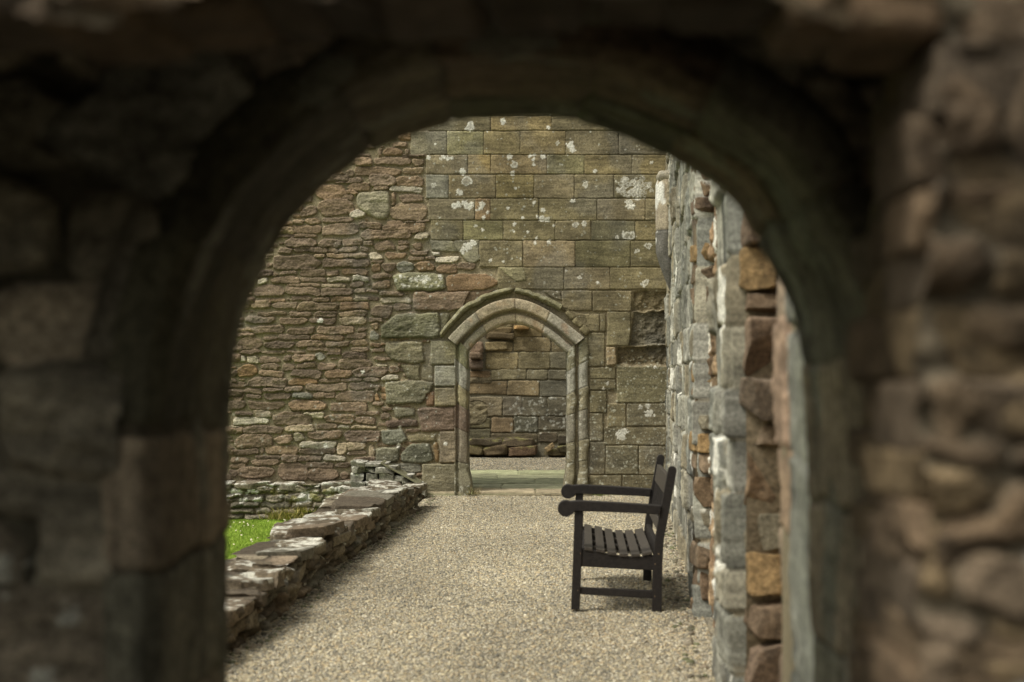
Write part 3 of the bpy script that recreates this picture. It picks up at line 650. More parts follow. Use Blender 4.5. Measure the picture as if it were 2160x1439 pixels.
for _ in range(30):
    X0, z0 = bc(r.uniform(600, 900), r.uniform(995, 1030)); Tb.lichen(X0, z0, r.uniform(.02, .06), col=A(110, 110, 40), amt=.6)
inner = empty('courtyard_wall', (0, YB, 0)); tag(inner, 'dark weathered wall of large blocks seen through the pointed doorway', 'wall')
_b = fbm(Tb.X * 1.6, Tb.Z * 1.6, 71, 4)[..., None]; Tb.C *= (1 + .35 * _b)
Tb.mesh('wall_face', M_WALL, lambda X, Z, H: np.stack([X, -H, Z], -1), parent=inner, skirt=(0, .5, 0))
pb = Pile(33)
for x, y, w, h_, c in [(640, 1062, 110, 56, (92, 82, 56)), (770, 1068, 170, 60, (84, 72, 52)), (930, 1072, 180, 60, (92, 74, 56)), (1125, 1080, 130, 40, (80, 72, 50)), (1180, 1062, 90, 40, (64, 58, 40)),
                       (700, 1020, 200, 40, (74, 66, 50)), (900, 1020, 200, 44, (78, 68, 52)), (560, 1060, 120, 60, (92, 82, 62)), (1300, 1065, 120, 60, (78, 70, 52))]:
    X0, z0 = bc(x, y - 8); pb.lump((X0, -.14, z0), (w / 2.878 * .0084, .3, h_ / 2.878 * .0084), n=16, rough=.08, bev=.14, chip=8, col=A(*c), top=A(112, 108, 66), topamt=.2)
pb.lump((bc(1090, 1042)[0], -.32, bc(1090, 1042)[1]), (.17, .04, .09), n=8, rough=.12, col=A(130, 112, 80), tilt=(-.6, 0), bev=.4)
pb.build('base_rubble', M_LOW, inner)
po = Pile(34)                      # pink broken stones and overhanging worn courses, upper left
for x, y, w, h_, d, c in [(650, 440, 84, 78, .2, (110, 92, 74)), (648, 492, 80, 44, .26, (104, 88, 70)), (645, 542, 92, 62, .16, (102, 88, 74)), (770, 340, 200, 40, .10, (104, 90, 62)), (790, 370, 190, 44, .12, (86, 74, 52)), (925, 322, 100, 22, .24, (132, 104, 62)), (770, 432, 150, 50, .08, (124, 110, 78))]:
    X0, z0 = bc(x, y); po.lump((X0, -d / 2, z0), (w / 2.878 * .0083, d, h_ / 2.878 * .0083), n=16, rough=.09, bev=.3, chip=6, col=A(*c))
po.build('broken_stones', M_LOW, inner)

# ================================================================== RIGHT WALL (oblique, grey dressed stone with broken brown gaps)
rw = empty('side_wall', (0, 0, 0)); tag(rw, 'long grey and brown wall running down the right side of the path behind the bench', 'side wall')
def rx(Y): return .366 + .0873 * Y
th = math.atan(.0873); NX, NY = -math.cos(th), math.sin(th)
def rmap(off):
    return lambda X, Z, H: np.stack([rx(X) + NX * (H + off), X + NY * (H + off), Z], -1)
def side_face(y0, y1, z1, seed, base, cols, dens, rows, wr, name, off=0.0, lichen=40, hh=(.02, .05), rg2=None, zlo=-.1, strips=()):
    inv = np.linspace(1 / y0, 1 / y1, dens); ys = 1 / inv
    t = Sheet(ys, np.arange(zlo, z1, .011), seed, base, warp=.02, wf=6)
    rr = random.Random(seed); z = zlo
    while z < z1:
        h_ = rr.uniform(*rows); x = y0 - rr.uniform(0, .3)
        while x < y1:
            w = rr.uniform(*wr)
            t.rect(x + .006, z + .006, x + w - .006, z + h_ - .006, rr, irr=.05, cut=.14, h=rr.uniform(*hh), bevel=.02, col=np.array(rr.choice(cols)) * rr.uniform(.82, 1.2), rough=.6,
                   warp=1, k=.01, rag=.004, tilt=(rr.uniform(-.03, .03), rr.uniform(-.04, .04)))
            x += w
        z += h_
    stk = fbm(t.X * 3.2, t.Z * .9, seed + 60, 4, .6); st2 = fbm(t.X * 9, t.Z * 1.6, seed + 70, 3, .7)
    t.C *= np.clip(1 + .6 * stk + .6 * st2, .3, 1.7)[..., None]; t.H += .012 * stk
    for _ in range(lichen):
        t.lichen(rr.uniform(y0, y1), rr.uniform(zlo, z1), rr.uniform(.02, .11), col=LW * rr.uniform(.85, 1.2), ax=rr.uniform(.8, 1.8), amt=.9)
    for (ly, lz, lr, la) in strips: t.lichen(ly, lz, lr, col=LW * 1.05, ax=la, thr=-.1)
    return t.mesh(name, M_WALL, rmap(off), parent=rw, skirt=(.35, 0, 0))
GW = [A(120, 119, 108), A(108, 108, 98), A(124, 120, 104), A(102, 103, 95), A(114, 107, 88), A(126, 125, 115)]
BW = [A(120, 98, 72), A(108, 88, 66), A(126, 106, 80), A(104, 86, 68)]
side_face(8.62, 17.42, 5.1, 101, A(118, 110, 90), GW, 420, (.24, .34), (.35, .8), 'dressed_face', off=-.03, lichen=55, hh=(.008, .05), strips=[(11.5, 1.6, .12, 2), (14.5, 1.5, .12, 3), (9.6, .9, .06, 2), (9.2, .45, .06, 2), ])
side_face(5.62, 6.8, 4.2, 102, A(118, 110, 90), GW, 200, (.16, .32), (.25, .6), 'dressed_face', off=-.03, lichen=12, hh=(.008, .06), strips=[(6.0, 1.78, .12, 1.3), (6.0, 1.15, .07, 1.5), (5.9, .7, .05, 2)])
side_face(2.94, 3.36, 3.4, 106, A(128, 126, 116), [A(150, 150, 140), A(140, 140, 130)], 120, (.3, .6), (.5, .9), 'dressed_face', off=-.02, lichen=6, hh=(.01, .025))
side_face(3.36, 4.05, 3.6, 103, A(128, 112, 92), [A(132, 112, 90), A(124, 104, 86), A(130, 114, 96), A(118, 100, 82)], 200, (.22, .45), (.3, .7), 'dressed_face', off=-.06, lichen=12, hh=(.01, .04))
# recessed strips between the dressed faces
side_face(6.9, 8.7, 4.6, 104, A(112, 96, 74), BW, 130, (.1, .22), (.2, .5), 'recess_face', off=-.14, lichen=40, hh=(.02, .07))
side_face(3.9, 5.7, 4.0, 105, A(100, 86, 66), BW, 120, (.14, .26), (.3, .6), 'recess_face', off=-.30, lichen=4, hh=(.02, .07))
body = Pile(2)
def rbox(y0, y1, d0, d1, z0, z1, col):
    P = []
    for y, d in ((y0, d0), (y0, d1), (y1, d0), (y1, d1)):
        for z in (z0, z1): P.append((rx(y) + d, y, z))
    P = np.array(P); Q = np.array([(0, 1, 3, 2), (4, 6, 7, 5), (0, 4, 5, 1), (2, 3, 7, 6), (0, 2, 6, 4), (1, 5, 7, 3)])
    body.V.append(P); body.Q.append(Q + body.n); body.C.append(np.ones((8, 3)) * np.asarray(col)); body.n += 8
rbox(2.95, 17.6, .33, .9, -.3, 4.0, MORTAR); rbox(8.8, 17.6, .03, .32, -.3, 5.1, MORTAR); rbox(5.75, 6.85, .03, .32, -.3, 4.2, MORTAR); rbox(2.95, 3.85, .03, .32, -.3, 3.6, MORTAR)
body.build('wall_core', M_WALL, rw, smooth=False)
# far jambs facing the camera: rough stones stacked
def stack(Y, xa, depth, z1, rows, cols, seed, name, d2=.0, proud=.05, white=.15):
    p = Pile(seed); p.box(xa + .03, xa + depth + .1, Y + .055, Y + .3, -.1, z1, A(104, 92, 72)); rr = random.Random(seed); z = -.1; k = 0
    while z < z1:
        h_ = rr.uniform(*rows); x = xa - rr.uniform(0, proud)
        while x < xa + depth:
            w = rr.uniform(.16, .32)
            c = np.array(cols[k % len(cols)]) * rr.uniform(.85, 1.15) if isinstance(cols, list) else cols
            p.lump((x + w / 2 + .02, Y + .16 + rr.uniform(-.04, .04), z + h_ / 2), (w - .02, .32, h_ - .014), n=20, rough=.08, bev=.10, chip=11, rz=rr.uniform(-.15, .15), col=c, top=LW if rr.random() < white else None, topamt=.6)
            x += w; k += 1
        z += h_
    return p.build(name, M_LOW, rw)
rr0 = random.Random(2)
BJ = [A(112, 94, 72), A(102, 86, 68), A(108, 93, 74), A(120, 98, 64), A(98, 86, 72), A(112, 106, 88), A(104, 88, 72)]
stack(5.55, rx(5.55) + .045, .34, 3.3, (.07, .27), BJ, 201, 'broken_jamb', proud=.03, white=.1)
stack(8.6, rx(8.6) - .015, .2, 4.4, (.08, .22), BJ, 202, 'broken_jamb', proud=.02, white=.2)

# vault springer: rounded shaft corbel high on the far end of the side wall
def springer():
    Y0 = 15.6; n = 90; m = 40
    zt = wpt(0, 372, Y0)[1]; zb3 = wpt(0, 612, Y0)[1]
    xc = wpt(1404, 0, Y0)[0]
    V = np.zeros((n, m, 3)); C = np.zeros((n, m, 3)); pr = [(0, .05), (.03, .085), (.08, .105), (.3, .115), (.5, .112), (.68, .105), (.82, .08), (.93, .045), (1, .012)]
    pu = np.array(pr)
    for i in range(n):
        u = i / (n - 1); rad = np.interp(u, pu[:, 0], pu[:, 1]); th_ = np.linspace(0, 2 * math.pi, m); g = math.exp(-((u - .48) / .008) ** 2)
        nz = fbm(th_ * 1.5, np.full(m, u * 6), 44, 4); nz = nz * (1 - np.abs(th_ / math.pi - 1) ** 6)
        rr_ = rad * (1 + .10 * nz) - .008 * g; sh = .055 * sm(.6, 1, u)
        V[i, :, 0] = xc + sh + rr_ * np.cos(th_); V[i, :, 1] = Y0 + rr_ * np.sin(th_) * 1.3; V[i, :, 2] = zt + (zb3 - zt) * u
        base = A(142, 132, 112) if u < .48 else A(92, 90, 84)
        C[i] = base * (1 + .2 * nz)[:, None] * (1 - .5 * g)
        lc = sm(.05, .2, fbm(th_ * 1.2 + 4, np.full(m, u * 9), 45, 2) - (.12 if u < .5 else .5)); C[i] = C[i] * (1 - lc[:, None]) + np.array((.62, .62, .56)) * lc[:, None]
    I = np.arange(n * m).reshape(n, m); Q = np.stack([I[:-1, :-1], I[1:, :-1], I[1:, 1:], I[:-1, 1:]], -1).reshape(-1, 4)
    ct = len(V.reshape(-1, 3)); Vf = np.concatenate([V.reshape(-1, 3), [[xc, Y0, zt + .02]]]); Cf = np.concatenate([C.reshape(-1, 3), [C[0, 0]]])
    cap = np.stack([I[0, :-1], I[0, 1:], np.full(m - 1, ct), np.full(m - 1, ct)], -1)
    o = make_mesh('shaft_corbel', Vf, Q[:, ::-1], M_WALL, Cf, rw)
    k = Pile(5); k.lump((xc + .005, Y0, zt - .01), (.2, .24, .12), n=9, rough=.08, bev=.5, col=A(140, 134, 118), top=(.62, .62, .56), topamt=.5)
    k.lump((xc + .16, Y0 + .02, zt - .5), (.22, .4, 1.1), n=10, rough=.08, bev=.3, col=A(120, 118, 104)); k.build('corbel_block', M_WALL, rw)
springer()

# ================================================================== LOW WALL on the left of the path
low = empty('low_wall', (0, 0, 0)); tag(low, 'knee-high ruined wall of dark stacked slabs with lichened tops between lawn and gravel', 'low wall')
fe = lambda Y: np.interp(Y, [5, 7.44, 8.02, 9.69, 10.79, 13.04, 15.6], [-1.56, -1.47, -1.40, -1.35, -1.295, -1.16, -.985])
lw = Pile(77); rl = random.Random(15)
LC = [A(92, 82, 66), A(100, 88, 72), A(82, 73, 60), A(106, 97, 80), A(96, 92, 80)]
fd = lambda Y: (fe(Y + .2) - fe(Y - .2)) / .4
def topz(Y): return np.interp(Y, [4.6, 8.0, 8.1, 9.0, 9.1, 10.2, 10.25, 11.0, 11.05, 12.6, 12.65, 14.6, 14.7, 15.8], [.22, .22, .25, .25, .28, .28, .33, .33, .25, .25, .29, .29, .25, .24])
# face towards the path
tzs = np.arange(-.12, .38, .0075)
Tw = Sheet(1 / np.linspace(1 / 4.6, 1 / 15.72, 900), tzs, 500, A(70, 62, 50), warp=.03, wf=6)
fill_rubble(Tw, 4.6, 15.8, -.12, .38, LC, 501, hr=(.06, .12), wr=(.16, .42), h=(.03, .08))
for _ in range(40): Tw.lichen(rl.uniform(5, 15.6), rl.uniform(.05, .3), rl.uniform(.01, .03), col=LW * .9, ax=1.3)
def fmap(Yv, Z, H):
    m = Z > topz(Yv) + .02; Zc = np.minimum(Z, topz(Yv) + .02 + .02 * fbm(Yv * 5, Z * 0, 3, 3)); back = np.where(m, (Z - Zc) * 2.5, 0)
    return np.stack([fe(Yv) - .07 + H - back + .03 * fbm(Yv * 1.5, Z * 3, 9, 3), Yv, Zc], -1)
Tw.mesh('path_face', M_LOW, fmap, parent=low, skirt=(-.2, 0, 0))
# broken top slabs
def slab(x, y, z, wd, L_, hh, top, c=None, rz=None):
    lw.lump((x, y, z), (wd, L_, hh), n=18, rough=.06, bev=.10, chip=8, col=(np.array(rl.choice(LC)) * rl.uniform(.85, 1.25)) if c is None else c, top=None if top is None else LW * top * np.array((.80, .80, .78)), topamt=rl.uniform(.3, .6),
            rz=(-math.atan(fd(y)) + rl.uniform(-.12, .12)) if rz is None else rz, tilt=(rl.uniform(-.10, .10), rl.uniform(-.09, .09)))
for dz in (.115, .04):
    Y = 4.7
    while Y < 15.6:
        L_ = rl.uniform(.3, .62); Yc = Y + L_ / 2; zt = topz(Yc); xf = fe(Yc) + (.012 if dz < .1 else -.01) ; x = xf
        while x > -1.70:
            if dz < .1 and rl.random() < .14: x -= .2; continue
            wd = rl.uniform(.16, .46); wd = min(wd, max(x + 1.74, .12))
            slab(x - wd / 2, Yc + rl.uniform(-.06, .06), zt - dz + rl.uniform(-.026, .022) + .055 * (x - wd / 2 + 1.74) / (xf + 1.74), wd + .01, L_ + rl.uniform(-.05, .05), .075, rl.uniform(.75, 1.1) if dz < .1 and rl.random() < .75 else None)
            x -= wd - .01
        Y += L_ - .01
for x, y, L_, wd, hh in [(-1.50, 10.55, .34, .52, .07), (-1.62, 8.85, .3, .3, .06), (-1.5, 8.3, .5, .3, .06), (-1.62, 12.0, .35, .28, .05), (-1.25, 14.0, .5, .34, .045), (-1.2, 15.2, .4, .4, .05), (-1.5, 14.9, .5, .5, .04)]:
    slab(x, y, topz(y) + hh * .2, wd, L_, hh, .95)
lw.build('stacked_slabs', M_LOW, low)
ci = Pile(3)
for a_, b_ in [(4.7, 8), (8, 11), (11, 13.5), (13.5, 15.5)]:
    ci.box(-1.70, min(fe(a_), fe(b_)) - .12, a_, b_, -.4, .16, A(80, 70, 56))
ci.build('wall_core', M_LOW, low, smooth=False)

# ================================================================== GROUND
def gravel_mat(name, cols, scale=75, dim=1.0):
    m, n, b = mat_base(name, .85, .3)
    tc = N(n, 'ShaderNodeTexCoord'); v = N(n, 'ShaderNodeTexVoronoi'); v.inputs['Scale'].default_value = scale
    v2 = N(n, 'ShaderNodeTexVoronoi'); v2.inputs['Scale'].default_value = scale * .55
    wn = N(n, 'ShaderNodeTexWhiteNoise'); cr = N(n, 'ShaderNodeValToRGB')
    n.links.new(tc.outputs['Object'], v.inputs['Vector']); n.links.new(tc.outputs['Object'], v2.inputs['Vector'])
    n.links.new(v.outputs['Color'], wn.inputs['Vector']); n.links.new(wn.outputs['Value'], cr.inputs[0])
    e = cr.color_ramp.elements; e[0].color = (*cols[0], 1); e[1].position = 1; e[1].color = (*cols[-1], 1)
    for i, c in enumerate(cols[1:-1]):
        q = cr.color_ramp.elements.new((i + 1) / (len(cols) - 1)); q.color = (*c, 1)
    mr = N(n, 'ShaderNodeMapRange'); mr.inputs['From Min'].default_value = .2; mr.inputs['From Max'].default_value = .75; mr.inputs['To Min'].default_value = 1.0; mr.inputs['To Max'].default_value = .35
    n.links.new(v.outputs['Distance'], mr.inputs['Value'])
    no = N(n, 'ShaderNodeTexNoise'); no.inputs['Scale'].default_value = 1.6; no.inputs['Detail'].default_value = 5; n.links.new(tc.outputs['Object'], no.inputs['Vector'])
    mr2 = N(n, 'ShaderNodeMapRange'); mr2.inputs['From Min'].default_value = .3; mr2.inputs['From Max'].default_value = .7; mr2.inputs['To Min'].default_value = .85 * dim; mr2.inputs['To Max'].default_value = 1.12 * dim
    n.links.new(no.outputs[0], mr2.inputs['Value'])
    mu = N(n, 'ShaderNodeMath', operation='MULTIPLY'); n.links.new(mr.outputs[0], mu.inputs[0]); n.links.new(mr2.outputs[0], mu.inputs[1])
    mx = N(n, 'ShaderNodeVectorMath', operation='SCALE'); n.links.new(cr.outputs[0], mx.inputs[0]); n.links.new(mu.outputs[0], mx.inputs['Scale']); n.links.new(mx.outputs[0], b.inputs['Base Color'])
    ng = N(n, 'ShaderNodeMath', operation='MULTIPLY'); ng.inputs[1].default_value = -1; n.links.new(v.outputs['Distance'], ng.inputs[0])
    bp = N(n, 'ShaderNodeBump'); bp.inputs['Strength'].default_value = .9; bp.inputs['Distance'].default_value = .01
    n.links.new(ng.outputs[0], bp.inputs['Height']); n.links.new(bp.outputs[0], b.inputs['Normal'])
    return m
GC = [A(112, 108, 94, .2) * 1.08, A(150, 139, 112, .2) * 1.08, A(136, 129, 108, .2) * 1.08, A(164, 152, 120, .2) * 1.08, A(122, 115, 96, .2) * 1.08, A(172, 164, 142, .2) * 1.08, A(154, 136, 102, .2) * 1.08, A(142, 136, 120, .2) * 1.08, A(100, 98, 88, .2) * 1.08]
M_GRAV = gravel_mat('gravel_bed', GC, 70)
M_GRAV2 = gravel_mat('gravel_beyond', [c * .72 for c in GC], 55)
def plane(name, x0, x1, y0, y1, z, mat, nx=2, ny=2, hf=None, kind='structure', label=None):
    X, Y = np.meshgrid(np.linspace(x0, x1, nx), np.linspace(y0, y1, ny)); Z = np.full(X.shape, z) if hf is None else z + hf(X, Y)
    I = np.arange(nx * ny).reshape(ny, nx); Q = np.stack([I[:-1, :-1], I[:-1, 1:], I[1:, 1:], I[1:, :-1]], -1).reshape(-1, 4)
    o = make_mesh(name, np.stack([X, Y, Z], -1), Q, mat); o['kind'] = kind
    if label: o['label'] = label
    return o
gh = lambda X, Y: .012 * fbm(X * .9, Y * .9, 5, 3) + .004 * fbm(X * 6, Y * 6, 6, 2)
M_EARTH = gravel_mat('earth', [A(90, 84, 60), A(100, 92, 70)], 30)
plane('ground', -150, 150, -100, 250, -.34, M_EARTH)
plane('gravel_path', -1.62, 2.1, 3.3, 17.42, 0, M_GRAV, 120, 500, gh)
M_FLOOR = gravel_mat('low_bounce_floor', [A(58, 54, 44), A(70, 66, 54), A(48, 46, 38)], 40)  # unseen floor, made dark to cut light bouncing up under the arch
plane('low_bounce_floor', -4, 2.2, -11, 3.31, -.004, M_FLOOR, 60, 120, gh)
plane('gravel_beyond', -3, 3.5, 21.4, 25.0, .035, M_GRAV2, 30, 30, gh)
M_GRASSB, n_, b_ = mat_base('lawn_soil', .95, .1); b_.inputs['Base Color'].default_value = (*A(98, 126, 44, 0), 1)
plane('lawn', -9, -1.66, 3.0, 17.3, -.275, M_GRASSB, 60, 60, lambda X, Y: .012 * fbm(X, Y, 8, 3))
# flags at the threshold, each with its own tone and worn edges
M_FLAG = masonry_mat('flagstone', s1=9, s2=140, bump=.3, dist=.004, contrast=.22)
fr_ = random.Random(9)
Tg = Sheet(np.arange(-1.5, 1.6, .014), np.arange(17.36, 21.5, .014), 400, A(104, 104, 76), warp=.015, wf=4)
for (ya, yb, xs, c) in [(17.38, 17.98, [-1.4, .3, 1.5], (150, 138, 112)), (17.99, 18.75, [-1.3, -.12, 1.5], (142, 142, 112)), (18.76, 19.7, [-1.4, .32, 1.5], (134, 136, 104)), (19.71, 20.5, [-1.4, -.2, 1.5], (142, 142, 110)), (20.51, 21.46, [-1.4, .1, 1.5], (136, 138, 104))]:
    for k in range(len(xs) - 1):
        Tg.rect(xs[k], ya, xs[k + 1] - .014, yb - .02, fr_, irr=.01, h=.035 + fr_.uniform(0, .02), bevel=.02, col=A(*c) * fr_.uniform(.82, 1.1), rough=.3, warp=.7, k=.01, bedding=.2, tilt=(0, fr_.uniform(-.01, .01)))
tag(Tg.mesh('flagstones', M_FLAG, lambda X, Y, H: np.stack([X, Y, H + .006], -1), skirt=(0, 0, -.1)), kind='structure')
sl = Pile(51)
sl.lump((.1, 17.36, -.02), (1.75, .2, .085), n=16, rough=.06, bev=.2, col=A(110, 102, 80))
tag(sl.build('door_sill', M_WALL), 'worn flat sill stone on the gravel at the foot of the pointed doorway', 'sill')

# pebbles
def icosa():
    p = (1 + 5 ** .5) / 2; v = np.array([(-1, p, 0), (1, p, 0), (-1, -p, 0), (1, -p, 0), (0, -1, p), (0, 1, p), (0, -1, -p), (0, 1, -p), (p, 0, -1), (p, 0, 1), (-p, 0, -1), (-p, 0, 1)]) / math.hypot(1, p)
    f = np.array([(0, 11, 5), (0, 5, 1), (0, 1, 7), (0, 7, 10), (0, 10, 11), (1, 5, 9), (5, 11, 4), (11, 10, 2), (10, 7, 6), (7, 1, 8), (3, 9, 4), (3, 4, 2), (3, 2, 6), (3, 6, 8), (3, 8, 9), (4, 9, 5), (2, 4, 11), (6, 2, 10), (8, 6, 7), (9, 8, 1)])
    return v, f
def pebbles(name, n, X, Y, Z, r0, r1, cols, mat, seed=0):
    g = np.random.default_rng(seed); v, f = icosa()
    s_ = (r0 + (r1 - r0) * g.random(n) ** 2.2)
    sc = s_[:, None] * (.75 + .5 * g.random((n, 3))) * np.array([1, 1, .62])
    a = g.random(n) * 6.283; ca, sa = np.cos(a), np.sin(a)
    P = v[None] * sc[:, None, :] * (1 + .16 * g.normal(size=(n, 12, 1)))
    x = P[..., 0] * ca[:, None] - P[..., 1] * sa[:, None]; y = P[..., 0] * sa[:, None] + P[..., 1] * ca[:, None]
    P = np.stack([x + X[:, None], y + Y[:, None], P[..., 2] + (Z + sc[:, 2] * .35)[:, None]], -1)
    c = np.array(cols)[g.integers(0, len(cols), n)] * (.8 + .4 * g.random((n, 1))) * (1 + .22 * fbm(X * 1.1, Y * .8, 88, 4))[:, None]
    C = np.repeat(c[:, None, :], 12, 1)
    Q = (f[None] + (np.arange(n) * 12)[:, None, None]).reshape(-1, 3)
    return make_mesh(name, P, Q, mat, C.reshape(-1, 3), smooth=True)
M_PEB, pn, pbb = mat_base('pebbles', .8, .3); at = N(pn, 'ShaderNodeAttribute', attribute_name='Col'); pn.links.new(at.outputs['Color'], pbb.inputs['Base Color'])
g = np.random.default_rng(1); n = 230000
Yp = 5.9 + (17.4 - 5.9) * g.random(n) ** 1.15; Xp = np.array(fe(np.clip(Yp, 5, 15.6))) - .05; Xp = Xp + (np.minimum(rx(Yp) + .05, 2.0) - Xp) * g.random(n)
o = pebbles('gravel', n, Xp, Yp, gh(Xp, Yp), .004, .0105, GC, M_PEB, 4); tag(o, 'fine pale gravel covering the path', kind='stuff')
g = np.random.default_rng(31); n = 1500
Ye = 6 + 11.3 * g.random(n); left = g.random(n) < .62
Xe = np.where(left, fe(np.clip(Ye, 5, 15.6)) + .0 + np.abs(g.normal(size=n)) * .045, rx(Ye) - .02 - np.abs(g.normal(size=n)) * .06)
o = pebbles('gravel', n, Xe, Ye, gh(Xe, Ye), .007, .026, [A(104, 97, 82), A(116, 106, 88), A(88, 84, 68), A(126, 116, 98), A(92, 94, 66)], M_PEB, 9); tag(o, 'darker loose chips along the foot of the walls', kind='stuff')
g = np.random.default_rng(32); n = 900
Ye = 6 + 11.3 * g.random(n) ** 1.2; Xe = fe(np.clip(Ye, 5, 15.6)) + .1; Xe = Xe + (rx(Ye) - .1 - Xe) * g.random(n)
o = pebbles('gravel', n, Xe, Ye, gh(Xe, Ye), .009, .018, GC, M_PEB, 10); tag(o, 'scattered larger pebbles on the path', kind='stuff')
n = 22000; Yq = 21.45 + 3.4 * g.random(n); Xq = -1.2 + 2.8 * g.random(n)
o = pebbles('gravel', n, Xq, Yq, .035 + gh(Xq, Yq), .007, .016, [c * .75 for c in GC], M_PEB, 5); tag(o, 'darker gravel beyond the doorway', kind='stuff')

# grass
def blades(name, n, x0, x1, y0, y1, z, hmin, hmax, cols, seed, mat, wd=.004):
    g = np.random.default_rng(seed); X = x0 + (x1 - x0) * g.random(n); Y = y0 + (y1 - y0) * g.random(n); h = hmin + (hmax - hmin) * g.random(n); a = g.random(n) * 6.28
    dx, dy = np.cos(a) * wd, np.sin(a) * wd; lx, ly = g.normal(size=n) * h * .4, g.normal(size=n) * h * .4
    Zb = z + .012 * fbm(X, Y, 8, 3)
    P = np.stack([np.stack([X - dx, Y - dy, Zb], -1), np.stack([X + dx, Y + dy, Zb], -1), np.stack([X + lx, Y + ly, Zb + h], -1)], 1)
    c = np.array(cols)[g.integers(0, len(cols), n)] * (.75 + .5 * g.random((n, 1))) * (1 + .45 * fbm(X * 2.2, Y * 1.2, 15, 4))[:, None]
    return make_mesh(name, P, np.arange(3 * n).reshape(n, 3), mat, np.repeat(c[:, None], 3, 1).reshape(-1, 3), smooth=False)
M_GRASS, gn, gb = mat_base('grass_blades', .7, .2); at = N(gn, 'ShaderNodeAttribute', attribute_name='Col'); gn.links.new(at.outputs['Color'], gb.inputs['Base Color'])
gb.inputs['Subsurface Weight'].default_value = 0
GRC = [A(130, 154, 58, 0), A(116, 142, 52, 0), A(146, 164, 72, 0), A(126, 146, 60, 0)]
o = blades('grass', 160000, -4.0, -1.68, 7.5, 17.15, -.28, .015, .035, GRC, 6, M_GRASS, .005); tag(o, 'short mown green grass of the lawn', kind='stuff')
# daisies
g = np.random.default_rng(12); nd = 130
ox, oy = [], []
while len(ox) < nd:
    x, y = g.uniform(-3.6, -1.7), g.uniform(10.5, 16.9)
    if vnoise(np.array([x * 1.7]), np.array([y * 1.1]), 4)[0] > g.random() * .9: ox.append(x); oy.append(y)
th8 = np.linspace(0, 6.2832, 9)[:-1]; V = []; Q = []; C = []
for i, (x, y) in enumerate(zip(ox, oy)):
    rr_ = g.uniform(.007, .011); t1, t2 = g.normal() * .3, -abs(g.normal()) * .5
    b = len(V)
    V.append((x, y, -.236)); C.append((.75, .62, .12))
    for t in th8: V.append((x + rr_ * math.cos(t), y + rr_ * math.sin(t), -.235 + rr_ * (math.cos(t) * t1 - math.sin(t) * t2))); C.append((.6, .6, .56))
    for k in range(8): Q.append((b, b + 1 + k, b + 1 + (k + 1) % 8))
o = make_mesh('daisies', V, Q, M_GRASS, C); tag(o, 'small white daisies scattered in the lawn', kind='stuff')
# weeds on the ledge
def tuft(name, x, y, z, n, sx, h, cols, seed, label):
    g = np.random.default_rng(seed); V = []; C = []
    for _ in range(n):
        bx, by = x + g.normal() * sx, y + g.normal() * .05; hh = h * (.4 + .6 * g.random()); lx, ly = g.normal() * hh * .6, g.normal() * hh * .5 - .02
        a = g.random() * 6.28; w = .006; V += [(bx - w * math.cos(a), by - w * math.sin(a), z), (bx + w * math.cos(a), by + w * math.sin(a), z), (bx + lx, by + ly, z + hh)]
        c = np.array(cols[g.integers(len(cols))]) * (.7 + .5 * g.random()); C += [c] * 3
    o = make_mesh(name, V, np.arange(len(V)).reshape(-1, 3), M_GRASS, C, smooth=False); tag(o, label, 'weed')
for i, (x, y, sx, h_, nn, lb) in enumerate([(600, 1090, .10, .16, 260, 'yellowish dry weed tuft growing up the ledge above the lawn'), (640, 1075, .06, .08, 100, 'small mossy weed on the ledge beside the low wall')]):
    X0, z0 = wpt(x, y, 16.98); tuft('weed', X0, 16.98, z0 - .03, nn, sx, h_, [A(140, 132, 60), A(120, 120, 50), A(160, 146, 84)], 70 + i, lb)
X0, z0 = wpt(1000, 1030, 17.3); tuft('weed', X0, 17.3, .03, 60, .04, .12, [A(110, 112, 70), A(130, 120, 84)], 75, 'thin dry weed at the left foot of the doorway')
X0, z0 = wpt(1262, 1052, 17.25); tuft('weed', X0, 17.28, .0, 90, .05, .06, [A(96, 110, 50), A(110, 120, 60)], 76, 'low green weeds at the wall foot right of the doorway, behind the bench arm')

# ================================================================== BENCH
M_WOOD, wn_, wb = mat_base('dark_stained_wood', .6, .35)
tc = N(wn_, 'ShaderNodeTexCoord'); mp = N(wn_, 'ShaderNodeMapping'); mp.inputs['Scale'].default_value = (18, 18, 18)
no = N(wn_, 'ShaderNodeTexNoise'); no.inputs['Scale'].default_value = 3; no.inputs['Detail'].default_value = 7; cr = N(wn_, 'ShaderNodeValToRGB')
wn_.links.new(tc.outputs['Object'], mp.inputs[0]); wn_.links.new(mp.outputs[0], no.inputs['Vector']); wn_.links.new(no.outputs[0], cr.inputs[0])
cr.color_ramp.elements[0].position = .35; cr.color_ramp.elements[0].color = (*A(25, 22, 21), 1); cr.color_ramp.elements[1].position = .75; cr.color_ramp.elements[1].color = (*A(40, 36, 33), 1)
wn_.links.new(cr.outputs[0], wb.inputs['Base Color'])
bp = N(wn_, 'ShaderNodeBump'); bp.inputs['Strength'].default_value = .25; bp.inputs['Distance'].default_value = .002; wn_.links.new(no.outputs[0], bp.inputs['Height']); wn_.links.new(bp.outputs[0], wb.inputs['Normal'])
M_SLAT = M_WOOD.copy(); M_SLAT.name = 'worn_seat_wood'
for nd_ in M_SLAT.node_tree.nodes:
    if nd_.type == 'VALTORGB': nd_.color_ramp.elements[0].color = (*A(50, 46, 41), 1); nd_.color_ramp.elements[1].color = (*A(74, 68, 60), 1)
BS = 8.78 / F
def bp_(x, y):                                 # zoomed photo point -> bench plane metres (x right, z up)
    return ((1140 + x / 3.597 - 1080) * BS, CH - (930 + y / 3.597 - HZ) * BS)
BX, BZ = bp_(883, 1305)
